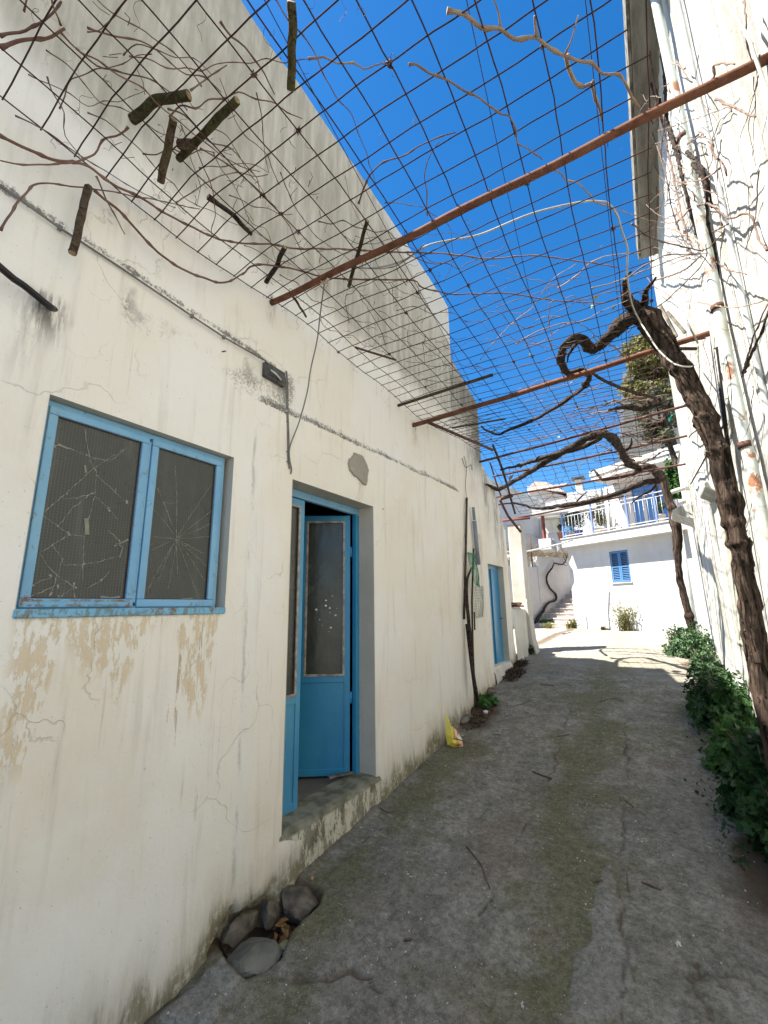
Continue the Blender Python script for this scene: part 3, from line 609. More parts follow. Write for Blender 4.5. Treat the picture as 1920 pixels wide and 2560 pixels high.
# ---- main door
XD = WX-.15
y0, y1, z0, z1 = OP[1]
door = H(MB().box((XD-.04, y0+.0, z1-.065), (XD, y1-.003, z1-.005)), 'door_frame', 'blue_window')
bevel(door, .005)
bevel(MB().box((XD-.04, y1-.055, z0), (XD, y1-.004, z1-.066)).build('jamb', 'blue_door', door), .004)
bevel(MB().box((XD-.04, y0, z0), (XD, y0+.04, z1-.066)).build('jamb', 'blue_door', door), .004)
def leafdoor(mtx, L, zb, zt, zmid, splits, nm, m, parent, th=.035, splash=False):
    # local x along the leaf from the hinge, y thickness
    root = bpy.data.objects.new(nm, MB().box((0, -th/2, zb), (.045, th/2, zt)).build('x', m).data); COL.objects.link(root)
    bpy.data.objects.remove(bpy.data.objects['x']); root.parent = parent; root.matrix_world = mtx if False else Matrix(); 
    root.matrix_local = mtx
    def sub(mb, name, mat, bev=.003):
        o = mb.build(name, mat, parent); o.matrix_local = mtx
        if bev: bevel(o, bev)
        return o
    mb = MB(); mb.box((L-.045, -th/2, zb), (L, th/2, zt)); mb.box((.045, -th/2, zt-.05), (L-.045, th/2, zt)); mb.box((.045, -th/2, zmid-.05), (L-.045, th/2, zmid)); mb.box((.045, -th/2, zb), (L-.045, th/2, zb+.05))
    for s in splits: mb.box((s-.012, -th/2, zmid), (s+.012, th/2, zt-.05))
    sub(mb, 'stile', m)
    sub(MB().box((.045, -.008, zb+.05), (L-.045, .008, zmid-.05)), 'door_panel', m, 0)
    xsn = [.045]+[s for s in splits]+[L-.045]
    for a, b in zip(xsn[:-1], xsn[1:]):
        a2 = a+(.012 if a in splits else 0); b2 = b-(.012 if b in splits else 0)
        for sgn in (1, -1):
            mbx = fr(MB(), -.0, .0, 0, 1, 0, 1, .1) if False else MB()
            t = .018; y_a, y_b = (.010, .022) if sgn > 0 else (-.022, -.010)
            mbx.box((a2, y_a, zt-.05-t), (b2, y_b, zt-.05)); mbx.box((a2, y_a, zmid), (b2, y_b, zmid+t)); mbx.box((a2, y_a, zmid+t), (a2+t, y_b, zt-.05-t)); mbx.box((b2-t, y_a, zmid+t), (b2, y_b, zt-.05-t))
            sub(mbx, 'glazing_bead', 'putty', .002)
        sub(MB().box((a2, -.003, zmid), (b2, .003, zt-.05)), 'pane', 'plain_glass', 0)
    return root
dr = Vector((-.83, -.56, 0)).normalized(); th = math.atan2(dr.y, dr.x)
mt = Matrix.Translation((XD-.05, y1-.075, 0)) @ Matrix.Rotation(th, 4, 'Z')
zt = z1-.075; zmid = W(800, 1660, XD-.35).z
leafdoor(mt, .62, z0+.01, zt, -.56, [.40], 'door_leaf', 'blue_door', door)
mt2 = Matrix.Translation((XD-.02, y0+.04, 0)) @ Matrix.Rotation(math.pi/2, 4, 'Z')
ylf = W(762, 1300, XD).y-(y0+.04)
leafdoor(mt2, ylf, z0+.01, zt, -.60, [], 'door_leaf', 'blue_leaf', door)
# splashes of whitewash on the open leaf's glass
mb = MB()
for (sx, sy, r) in ((815, 1501, 1.0), (814.5, 1514, 1.4), (824.5, 1520, 1.2), (825, 1532, .6), (839, 1538, 1.1), (842, 1521, .5), (799, 1549, .7), (806, 1563, .4), (827, 1569, 1.2), (823, 1579, .5), (791, 1524, 1.3), (831, 1490, .7)):
    d = ray(sx, sy); nrm = Vector((dr.y, -dr.x, 0)); P0 = Vector((XD-.05, y1-.075, 0))+nrm*(.006 if nrm.dot(Vector((0, 0, 0))-P0 if False else Vector((2.2, -3.1, 0))) > 0 else -.006)
    nn = nrm; dv = Vector(d); t = nn.dot(P0)/nn.dot(dv); c0 = dv*t; e1 = dr; R = r*.0075
    ang = rnd.uniform(0, 3); pl = [c0+(e1*math.cos(a)*R*rnd.uniform(.9, 1.3)+Vector((0, 0, 1))*math.sin(a)*R*rnd.uniform(.7, 1.0)) for a in [k*math.pi/4 for k in range(8)]]
    mb.add(pl, [tuple(range(8))])
mb.build('whitewash_splash', 'paint_splash', door, kind='stuff')
mb = MB()
for z in (z1-.45, z0+.55): mb.tube([(XD-.045, y1-.07, z), (XD-.045, y1-.07, z+.09)], .011, 8)
mb.build('hinge', 'blue_door', door)
# ---- threshold slab
mb = MB(); n = 26; vs = []; fs = []
prof = [(-.22, .012), (-.02, .012), (.012, 0), (.022, -.02), (.02, -.40)]
for i in range(n):
    y = 2.17+(3.33-2.17)*i/(n-1)
    for k, (dx, dz) in enumerate(prof):
        e = .012*noise.noise(Vector((y*11, k, 2))) if k in (1, 2, 3) else 0
        sm_ = min(1, max(0, (y-2.14)/.35)); vs.append((WX+(dx+e if k < 2 else (dx+e)*sm_+.004), y, z0+dz+(.012*noise.noise(Vector((y*8, k, 5))) if k < 4 else 0)))
for i in range(n-1):
    for k in range(len(prof)-1): a = i*5+k; fs.append((a, a+5, a+6, a+1))
mb.add(vs, fs, False)
st_m = NT('mossy_threshold'); P = st_m.pos(); zz = st_m.sep(P)[2]
c = st_m.mix(st_m.ss(st_m.noise(P, 9, 5), .35, .65), (.13, .13, .085), (.26, .25, .19)); wsh = st_m.m2('MULTIPLY', st_m.ss(st_m.noise(st_m.scale(P, (7, 12, 4)), 1.3, 7, .78), .44, .54), st_m.ss(zz, -1.345, -1.37))
c = st_m.mix(wsh, c, (.62, .58, .46)); M['threshold'] = st_m.fin(c, .9, st_m.bump(st_m.noise(P, 22, 5, .7), .9, .012), spec=.2)
H(mb, 'threshold', 'threshold')
mb = MB(); mb.prism([(XD-.10, 2.98, z0+.03), (XD-.13, 2.99, z0+.03), (XD-.02, 3.17, z0+.03), (XD-.0, 3.16, z0+.03)], (0, 0, .014)); H(mb, 'wood_sill_strip', 'planks_grey')
# ---- second door
XD2 = WX-.10; y0, y1, z0b, z1b = OP[2]
d2 = H(MB().box((XD2-.04, y0, z1b-.05), (XD2, y1, z1b)), 'rear_door', 'blue_window')
ms = y0+.40
MB().box((XD2-.04, y0, z0b), (XD2-.01, ms-.003, z1b-.051)).build('leaf', 'blue_leaf', d2)
MB().box((XD2-.03, ms+.003, z0b), (XD2+.014, y1, z1b-.051)).build('leaf', 'blue_door', d2)
mb = MB(); fr(mb, XD2-.011, XD2+.002, y0+.10, ms-.06, .05, z1b-.2, .02); mb.build('molding', 'blue_window', d2)
mb = MB(); fr(mb, XD2-.011, XD2+.002, y0+.10, ms-.06, -.42, -.02, .02); mb.build('molding', 'blue_window', d2)
MB().box((XD2-.012, y0+.12, .07), (XD2-.006, ms-.08, z1b-.22)).build('pane', 'dark_glass', d2)
MB().tube([(XD2+.01, y1-.06, -.2), (XD2+.05, y1-.06, -.2), (XD2+.05, y1-.12, -.2)], .008, 6).build('handle', 'dark_rust', d2)
mb = MB(); vs = []; fs = []
for i in range(16):
    y = 6.36+i*.058; 
    for k, (dx, dz) in enumerate(((-.22, 0), (.0, .0), (.03, -.03), (.045, -.14), (.05, -.6))):
        vs.append((WX+dx+.02*noise.noise(Vector((y*5, k, 2))), y, z0b+.0+dz+(.02*noise.noise(Vector((y*6, k, 5))) if k else 0)-.10*max(0, .5-(y-6.36)) if k > 0 else z0b))
for i in range(15):
    for k in range(4): a = i*5+k; fs.append((a, a+5, a+6, a+1))
mb.add(vs, fs, True); H(mb, 'rear_threshold', 'old_white')
# cement repair patch, proud of the wall
pp = [W(600+x/2.37, 1050+y/2.37) for x, y in ((632, 235), (655, 215), (665, 190), (690, 205), (712, 215), (735, 265), (748, 300), (742, 350), (735, 392), (715, 385), (690, 355), (660, 330), (635, 300), (626, 265))]
pc = Vector((0, sum(p.y for p in pp)/len(pp), sum(p.z for p in pp)/len(pp))); mb = MB(); ring = []
pw = []
for i, p in enumerate(pp):
    q2 = pp[(i+1) % len(pp)]
    for k in range(3): t = p+(q2-p)*k/3; pw.append(Vector((0, t.y+rnd.uniform(-.006, .006), t.z+rnd.uniform(-.006, .006))))
n = len(pw); vs = [Vector((WX+.010, p.y, p.z)) for p in pw]+[Vector((WX+.034, p.y+(pc.y-p.y)*.05, p.z+(pc.z-p.z)*.05)) for p in pw]+[Vector((WX+.028+.006*noise.noise(p*20), p.y+(pc.y-p.y)*.5, p.z+(pc.z-p.z)*.5)) for p in pw]+[Vector((WX+.024, pc.y, pc.z))]
fs = [(i, (i+1) % n, (i+1) % n+n, i+n) for i in range(n)]+[(i+n, (i+1) % n+n, (i+1) % n+2*n, i+2*n) for i in range(n)]+[(i+2*n, (i+1) % n+2*n, 3*n) for i in range(n)]
mb.add(vs, fs); H(mb, 'cement_patch', 'cement')
# raised plaster ledge above the door, and the thin raised cable line
mb = MB(); pts = [Vector((WX+.018+.004*noise.noise(Vector((y*9, 1, 1))), y, 1.28+.043*y+.008*noise.noise(Vector((y*4, 3, 1))))) for y in np.arange(1.84, 5.36, .05)]
mb.tube(pts, .013, 6, gn=.5, seed=3); H(mb, 'plaster_ledge', 'left_wall')
# ---- things on the left wall
box = empty('junction_box', W(690, 935), 'dirty dark grey electrical junction box on the wall under the cable', 'junction box')
c4 = [W(665, 902, WX+.035), W(715, 930, WX+.035), W(713, 966, WX+.035), W(667, 940, WX+.035)]
by0, by1 = c4[0].y, c4[1].y; bz0, bz1 = c4[3].z, c4[0].z
mb = MB().box((WX, by0, bz0), (WX+.035, by1, bz1)); o = mb.build('housing', 'box_grey', box); o.matrix_parent_inverse = Matrix.Translation(-box.location); bevel(o, .006, 3)
mb = MB().box((WX+.036, by0+.012, bz0+.02), (WX+.041, by1-.012, bz1-.008)); o = mb.build('lid', 'box_grey', box); o.matrix_parent_inverse = Matrix.Translation(-box.location); bevel(o, .003)
mb = MB().tube([W(677, 925, WX+.046), W(690, 935, WX+.05), W(703, 950, WX+.046)], .006, 6, gn=.5); o = mb.build('broken_clip', 'white_chip', box); o.matrix_parent_inverse = Matrix.Translation(-box.location)
def world_thing(name, mb, mat, label, cat, group=None):
    return tag(mb.build(name, mat), label, cat, group)
P = [W(0, 463, WX+.022), W(150, 570, WX+.024), W(300, 668, WX+.024), W(480, 790, WX+.024), W(560, 843, WX+.024), W(664, 902, WX+.024)]
mb = MB().tube([P[0]+(P[0]-P[1])*3]+P, .0055, 6)
for p in (P[1], P[3], P[4]): mb.box(tuple(p-Vector((.008, .008, .01))), tuple(p+Vector((.008, .008, .01))))
world_thing('wall_cable', mb, 'grey_cable', 'thin grey cable running along the wall high above the blue window to the junction box', 'cable')
mb = MB().tube(crom([W(716, 928, WX+.02), W(719, 960, WX+.022), W(720, 1040, WX+.022), W(722, 1100, WX+.022), W(722, 1150, WX+.022), W(724, 1172, WX+.02)], .03), .006, 6); mb.tube(crom([W(714, 945, WX+.02), W(717, 1000, WX+.022), W(718, 1060, WX+.02), W(720, 1120, WX+.022), W(721, 1160, WX+.02)], .03), .005, 6)
for y_ in (956, 1000, 1055, 1130, 1155):
    p = W(719, y_, WX+.02); mb.tube([p-Vector((0, .014, 0)), p+Vector((.008, 0, 0)), p+Vector((0, .014, 0))], .003, 5)
world_thing('conduit_cables', mb, 'grey_cable', 'pair of grey cables clipped down the wall from the junction box to the door corner', 'cable')
p1 = pY(812, 700, 1.93)
mb = MB().tube(crom([p1, W(800, 790, -1.8), W(793, 850, -1.87), W(777, 922, -1.94), W(768, 980, -1.98), W(748, 1054, -2.02), W(727, 1109, -2.05), W(723, 1132, WX+.03), W(725, 1154, WX+.03), W(729, 1172, WX+.02), W(727, 1185, WX+.01)], .03), .0048, 6)
world_thing('hanging_cable', mb, 'grey_cable', 'grey cable hanging from the rusty roof pipe down to the corner of the open door', 'cable')
mb = MB(); p1 = pY(812, 697, 1.93)
for k in range(4):
    a0 = rnd.uniform(0, 6); R = rnd.uniform(.03, .05); mb.tube(crom([p1+Vector((math.cos(a0+t)*R*.8, rnd.uniform(-.01, .01), math.sin(a0+t)*R)) for t in np.linspace(0, 4.5, 7)], .01), .0035, 5)
mb.tube(crom([p1, p1+Vector((-.05, 0, -.04)), p1+Vector((-.09, 0, -.045))], .01), .0035, 5); mb.tube(crom([p1, p1+Vector((.03, 0, -.05)), p1+Vector((.0, 0, -.08))], .01), .0035, 5)
world_thing('rope_knot', mb, 'rope', 'pale loose rope knotted round the long rusty pipe near the wall', 'rope')
A = W(128, 772, WX); 
mb = MB().tube(crom([W(0, 668, WX+.10)+Vector((.08, -.35, .12)), W(0, 668, WX+.10), W(60, 714, WX+.07), W(110, 755, WX+.04), W(136, 774, WX-.01)], .03), .0145, 10)
world_thing('black_hose', mb, 'black_plastic', 'black plastic hose entering the wall above the left end of the blue window', 'hose')
# small nails
for i, (x, y) in enumerate(((553, 878), (951, 1272))):
    p = W(x, y); world_thing('nail', MB().tube([p-Vector((.02, 0, 0)), p+Vector((.03, .01, -.004))], .004, 6), 'dark_rust', ['rusty nail in the wall above the door lintel, left of the ledge start', 'small rusty nail in the plaster right of the open door top'][i], 'nail')
# ------------------------------------------------------------------ pergola: pipes, mesh, braces
perg = empty('pergola', (-.7, 4, gz(4)), 'rusty steel pipe pergola spanning the lane and carrying sagging wire mesh', 'pergola')
pinv = Matrix.Translation(-perg.location)
def PG(mb, name, mat, **k):
    o = mb.build(name, mat, perg, **k); o.matrix_parent_inverse = pinv; return o
PIPES = [((677, 758), (1930, 137), 1.93, .021), ((1030, 1064), (1700, 855), 4.10, .024), ((1198, 1155), (1690, 1020), 6.35, .018), ((1235, 1191), (1690, 1095), 7.0, .016), ((1240, 1243), (1700, 1162), 7.7, .016), ((1252, 1303), (1560, 1240), 8.4, .016)]
PZ = []
for (a, b, Y, r) in PIPES:
    A, B = pY(*a, Y), pY(*b, Y); A.x = min(A.x, -2.10); 
    if B.x < .66 and Y < 8: B = B+(B-A)*((.70-B.x)/(B.x-A.x))
    PZ.append((Y, (A.z+B.z)/2)); n = 24; pts = [A+(B-A)*i/(n-1)+Vector((0, .006*math.sin(i*.9), -.012*math.sin(math.pi*i/(n-1)))) for i in range(n)]
    PG(MB().tube(pts, r, 12, gn=.02), 'pipe', 'rust_pipe' if Y < 5 else 'dark_rust')
def mz(y): return float(np.interp(y, [p[0] for p in PZ], [p[1] for p in PZ]))+.03
def warp(x, y):
    q1 = Vector((x*.9, y*.9, 0)); s = noise.noise(q1)*.03+noise.noise(q1*4+Vector((4, 4, 4)))*.010
    return Vector((x+noise.noise(q1*1.1+Vector((9, 0, 0)))*.035+noise.noise(Vector((x*7, y*7, 3)))*.006, y+noise.noise(q1*1.2+Vector((0, 9, 0)))*.03+noise.noise(Vector((x*7, y*7, 8)))*.006, mz(y)+s-(.10*max(0, min(1, (-1.75-x)/.3))*max(0, min(1, (2.2-y)/1.0)))))
XLN = [-2.05, -1.90, -1.71, -1.52, -1.32, -1.15, -.99, -.82, -.66, -.49, -.30, -.12, .06, .24]
YT = [.645-.135*3+.135*k for k in range(62)]
for i, x in enumerate(XLN):
    ya = -.4 if i > 0 else -.3; yb = 8.6-rnd.uniform(0, .25)
    PG(MB().tube([warp(x, y) for y in np.arange(ya, yb, .09)], .0031, 5, cap=False), 'wire', 'rust_wire')
for k, y in enumerate(YT):
    xe = rnd.uniform(.25, .33); xa = -2.06-rnd.uniform(0, .01)
    PG(MB().tube([warp(x, y)+Vector((0, 0, .005)) for x in np.arange(xa, xe, .08)], .0031, 5, cap=False), 'wire', 'rust_wire')
# extra guide wires
for (a, b) in (((-20, 392), (690, 755)), ((640, -40), (1190, 980)), ((1160, -30), (1330, 760)), ((1460, -30), (1560, 900))):
    A, B = pZ(*a, 2.19), pZ(*b, 2.19); PG(MB().tube([A+(B-A)*t+Vector((0, 0, -.03*math.sin(t*math.pi))) for t in np.linspace(0, 1, 16)], .0018, 5, cap=False), 'guide_wire', 'rust_wire')
# tie knots of wire along the pipes
for (a, b, Y, r) in PIPES[:3]:
    A, B = pY(*a, Y), pY(*b, Y)
    for x in XLN[1:]:
        t = (x-A.x)/(B.x-A.x); c0 = A+(B-A)*t
        if rnd.random() < .75: PG(MB().tube([c0+Vector((rnd.uniform(-.004, .004)+.004*k*.3, math.cos(k)*(r+.004), math.sin(k)*(r+.004)+.004)) for k in np.linspace(0, 7, 12)]+[c0+Vector((.01, .01, -r-rnd.uniform(.01, .05)))], .0018, 4, cap=False), 'tie', 'rust_wire')
# braces and flat bars near the left wall
def bar(pts, r, nm='brace', m='dark_rust', fl=None): PG(MB().tube(pts, r, 4 if fl else 8, flat=fl, smooth=not fl), nm, m)
bar([pX(1065, 1053, -1.98), pZ(1232, 1125, 2.1)], .018)
bar([pY(1250, 1250, 7.5), pY(1270, 1290, 8.1), pY(1302, 1330, 8.35)], .024)
bar([pY(1225, 1157, 6.9), pY(1240, 1205, 7.2), pY(1256, 1250, 7.4)], .014)
bar([pY(1255, 1302, 8.38), pY(1325, 1295, 8.38)], .022, 'stub_beam', 'red_post')
# flat wooden/steel bars crossing between pipes
def loose(name, pts, r, mat, label, cat, sides=8, flat=None, group=None, gn=0, step=None):
    P = crom(pts, step or .03) if len(pts) > 2 else lin(Vector(pts[0]), Vector(pts[1]), 8)
    return world_thing(name, MB().tube(P, radii(r if isinstance(r, list) else [r, r], len(P)), sides, gn=gn, flat=flat, seed=len(label)), mat, label, cat, group)
loose('wooden_batten', [pZ(977, 1020, 2.10), pZ(1232, 937, 2.14)], .017, 'log_wood', 'dark wooden batten poking over the mesh from the wall beside the second pipe', 'batten', 5, gn=.1)
loose('wooden_batten', [pZ(1130, 1070, 2.1), pZ(1264, 1047, 2.15)], .012, 'log_wood', 'short thin dark batten on the mesh ending in front of the sky', 'batten', 5, gn=.1)
loose('hanging_stick', [pY(1232, 1112, 6.6), pY(1258, 1180, 6.7), pY(1288, 1285, 6.8)], [.020, .016], 'log_wood', 'long dark stick hanging steeply through the mesh where the low wall begins', 'stick', 6, gn=.15)
loose('wooden_block', [pY(1252, 1247, 7.3), pY(1282, 1238, 7.35)], .035, 'log_wood', 'short dark block of wood wedged at the end of the low wall under the pipes', 'wood block', 5)
# cut logs lying on the mesh
LOGS = [((330, 300), (472, 238), .021, 'mossy_wood', 'curved greenish cut log lying on the mesh near the top left', 'arch'), ((592, 250), (447, 398), .017, 'mossy_wood', 'split dark branch crossing the stubby log on the mesh', None), ((434, 300), (402, 455), .017, 'log_wood', 'straight grey-brown log hanging below the curved one', None),
        ((222, 468), (180, 632), .016, 'log_wood', 'bare stick hanging down over the wall cable at the far left', None), ((520, 492), (628, 585), .013, 'bark_limb', 'knobbly piece of old vine wood resting on the mesh above the box', 'knob'), ((712, 618), (665, 705), .014, 'bark_limb', 'short forked bark piece near the wall end of the long pipe', 'knob'),
        ((728, 5), (727, 225), .017, 'mossy_wood', 'long dark log hanging across the roof edge against the blue sky', None), ((918, 552), (872, 716), .012, 'mossy_wood', 'dark split stick crossing behind the long rusty pipe', None), ((733, 742), (765, 792), .008, 'log_wood', 'thin stick below the wall end of the long rusty pipe', None),
        ((446, 360), (490, 362), .020, 'log_wood', 'short stubby log with a pale cut end tied under the mesh', None), ((888, 868), (990, 900), .009, 'log_wood', 'thin grey twig lying on the mesh below the rope knot', None)]
for (a, b, r, m, lab, kd) in LOGS:
    dz = -.02 if kd != 'arch' else .05
    A, B = pZ(*a, 2.19), pZ(*b, 2.19+(0 if lab[0:8] not in ('bare sti', 'straight', 'long dar') else -.10)); mid = (A+B)/2+Vector((0, 0, .02 if kd == 'arch' else 0)); 
    if A.x < -2.0: A, B = pX(*a, -2.01), pX(*b, -1.98)
    mid = (A+B)/2+Vector((0, 0, .02 if kd == 'arch' else 0))
    if kd == 'arch': mid += Vector((-.01, -.02, 0))
    if kd == 'knob': mid += Vector((.01, .012, .01))
    P = crom([A, A+(mid-A)*.5+Vector((rnd.uniform(-.004, .004),)*3), mid, mid+(B-mid)*.5+Vector((rnd.uniform(-.004, .004),)*3), B], .012)
    lg = empty('cut_log', A, lab, 'log', 'cut logs resting on the wire mesh'); o = MB().tube(P, r, 12, gn=.18 if kd != 'knob' else .4, ridge=5, seed=a[0]).build('bark', m, lg); o.matrix_parent_inverse = Matrix.Translation(-A)
    t = (B-A).normalized(); mbx = MB()
    for e, s in ((P[0], -1), (P[-1], 1)): mbx.tube([e, e+t*s*.002], r*.86, 10)
    o = mbx.build('cut_end', 'cut_wood', lg); o.matrix_parent_inverse = Matrix.Translation(-A)
# ------------------------------------------------------------------ vines
def on(L, z=2.2):
    out = []
    for x, y in L:
        p = pZ(x, y, z); out.append(p if p.x > -2.03 else pX(x, y, -2.03))
    return out
v1 = empty('grape_vine', pY(1910, 1780, 3.6), 'thick old grapevine trunk rising beside the rusty downpipe and curling onto the pergola', 'grapevine')
v1i = Matrix.Translation(-v1.location)
def V1(mb, nm, m, **k): o = mb.build(nm, m, v1, **k); o.matrix_parent_inverse = v1i; return o
def limb(fn, pts, rk, nm='limb', m='bark_limb', sides=14, gn=.35, ridge=4, seed=0, step=.02):
    P = crom(pts, step); P = [p+Vector((noise.noise(p*9+Vector((seed, 0, 0))), noise.noise(p*9+Vector((0, seed, 0))), noise.noise(p*9)))*min(.012, rk[0]*.35) for p in P]
    R_ = radii(rk, len(P)); 
    if rk[0] > .02:
        for _ in range(max(1, len(P)//14)):
            c_ = rnd.randrange(2, max(3, len(P)-2)); a_ = rnd.uniform(.08, .24)
            for j in range(-3, 4):
                if 0 <= c_+j < len(P)-1: R_[c_+j] *= 1+a_*math.exp(-(j/1.7)**2)
    o = fn(MB().tube(P, R_, sides, gn=gn, ridge=ridge, seed=seed), nm, m)
    if max(rk) > .03:
        sm = MB()
        for _ in range(int(len(P)*1.6)):
            i = rnd.randrange(0, max(1, len(P)-8)); L_ = rnd.randint(3, 7); a0 = rnd.uniform(0, 6.28); w_ = rnd.uniform(.002, .006)*min(1.6, R_[i]/.04); prev = None
            for k in range(L_):
                j = min(i+k, len(P)-2); t_ = (P[j+1]-P[j]).normalized(); u_ = t_.cross(Vector((.3, .9, .1))).normalized(); v_ = t_.cross(u_); d_ = u_*math.cos(a0)+v_*math.sin(a0); sd_ = t_.cross(d_)
                lift = R_[j]*1.02+.003+(.012 if k == L_-1 else .004 if k == 0 else 0)*rnd.random(); q_ = P[j]+d_*lift; cur = (q_-sd_*w_, q_+sd_*w_)
                if prev: sm.add([prev[0], prev[1], cur[1], cur[0]], [(0, 1, 2, 3)])
                prev = cur
        fn(sm, 'peeling_bark', m, kind='stuff')
    return o
T1 = [pY(x, y, 3.6) for x, y in ((1935, 1860), (1920, 1800), (1905, 1720), (1890, 1620), (1875, 1520), (1862, 1440), (1850, 1370), (1832, 1290), (1815, 1220), (1798, 1150), (1775, 1080), (1750, 1020), (1722, 965), (1692, 910), (1665, 862), (1632, 812), (1598, 782))]
T1[0].z = min(T1[0].z, gz(3.6)-.05)
limb(V1, T1, [.055, .052, .048, .046, .048, .052, .052, .050, .048, .050, .054, .058, .060, .060, .060, .064, .068], 'trunk', 'bark', 44, .24, 6, 1, .014)
limb(V1, [pY(x, y, 3.52) for x, y in ((1900, 1660), (1880, 1560), (1850, 1440), (1842, 1380))], [.02, .035, .03, .012], 'bark_strip', 'bark', 12, .4, 5, 4, .015)
limb(V1, on([(1600, 785), (1570, 795), (1535, 830), (1500, 862), (1478, 872), (1455, 850), (1430, 848), (1410, 870), (1402, 905), (1420, 932), (1452, 925), (1472, 943), (1462, 966)], 2.18), [.06, .055, .040, .040, .036, .030, .030, .031, .030, .026, .022, .022, .024], 'limb', 'bark_limb', 24, .4, 5, 2, .012)
limb(V1, on([(1462, 966), (1430, 990), (1390, 1018), (1330, 1052), (1270, 1076), (1245, 1086), (1215, 1075), (1203, 1066)], 2.17), [.02, .018, .018, .02, .018, .017, .012, .010], seed=3)
limb(V1, on([(1470, 925), (1500, 945), (1540, 965), (1590, 982), (1640, 995)], 2.14), [.013, .014, .015, .016, .013], seed=5)
limb(V1, on([(1598, 785), (1575, 760), (1562, 720), (1568, 690), (1580, 680)], 2.24), [.05, .05, .022, .014, .006], seed=6, gn=.5)
limb(V1, on([(1600, 775), (1612, 745), (1622, 715), (1640, 690)], 2.27), [.04, .025, .014, .006], seed=7, gn=.5)
limb(V1, on([(1450, 850), (1425, 880), (1418, 905)], 2.25), [.014, .012, .006], seed=8)
v2 = empty('grape_vine', pY(1735, 1625, 9.1), 'second gnarled grapevine trunk beside the white house wall with long limbs over the far pergola', 'grapevine')
v2i = Matrix.Translation(-v2.location)
def V2(mb, nm, m, **k): o = mb.build(nm, m, v2, **k); o.matrix_parent_inverse = v2i; return o
T2 = [pY(x, y, 8.9) for x, y in ((1738, 1640), (1730, 1590), (1725, 1550), (1710, 1490), (1698, 1440), (1694, 1400), (1693, 1350), (1688, 1310), (1678, 1270), (1665, 1228), (1655, 1195))]
T2[0].z = gz(8.9)-.05
limb(V2, T2, [.075, .062, .052, .048, .046, .05, .066, .066, .056, .056, .065], 'trunk', 'bark', 28, .25, 5, 11, .025)
limb(V2, on([(1655, 1195), (1640, 1178), (1618, 1165), (1600, 1172), (1575, 1160), (1555, 1132), (1538, 1102), (1512, 1086), (1480, 1090), (1445, 1108), (1405, 1132), (1370, 1150), (1330, 1176), (1290, 1200), (1250, 1222), (1215, 1210)], 2.12), [.075, .07, .055, .05, .05, .045, .045, .045, .045, .042, .042, .04, .035, .03, .025, .012], seed=12, gn=.4)
limb(V2, on([(1500, 1095), (1470, 1112), (1420, 1128), (1370, 1140), (1310, 1160), (1250, 1175)], 2.1), [.03, .03, .028, .028, .02, .012], seed=13)
limb(V2, [pY(x, y, 8.0) for x, y in ((1650, 1200), (1617, 1204), (1584, 1217), (1550, 1232), (1512, 1243), (1475, 1252), (1439, 1260), (1385, 1267), (1340, 1272), (1310, 1262), (1280, 1258), (1240, 1262))], [.06, .04, .038, .035, .035, .035, .032, .03, .022, .018, .015, .01], seed=14)
limb(V2, [pY(x, y, 8.2) for x, y in ((1610, 1175), (1580, 1185), (1545, 1192), (1510, 1200), (1495, 1188), (1485, 1175), (1478, 1180))], [.04, .03, .028, .028, .022, .018, .01], seed=15)
limb(V2, on([(1555, 1130), (1575, 1118), (1580, 1095)], 2.18), [.02, .018, .006], seed=16)
limb(V2, [pY(x, y, 8.1) for x, y in ((1439, 1258), (1450, 1245), (1468, 1228))], [.014, .012, .006], seed=17)
limb(V2, [pY(x, y, 8.1) for x, y in ((1640, 1205), (1630, 1225), (1600, 1240), (1580, 1258))], [.02, .018, .014, .008], seed=18)
limb(V2, on([(1655, 1000), (1630, 1010), (1600, 1020), (1560, 1018), (1520, 1025)], 2.2), [.05, .045, .03, .02, .012], seed=19, gn=.6)
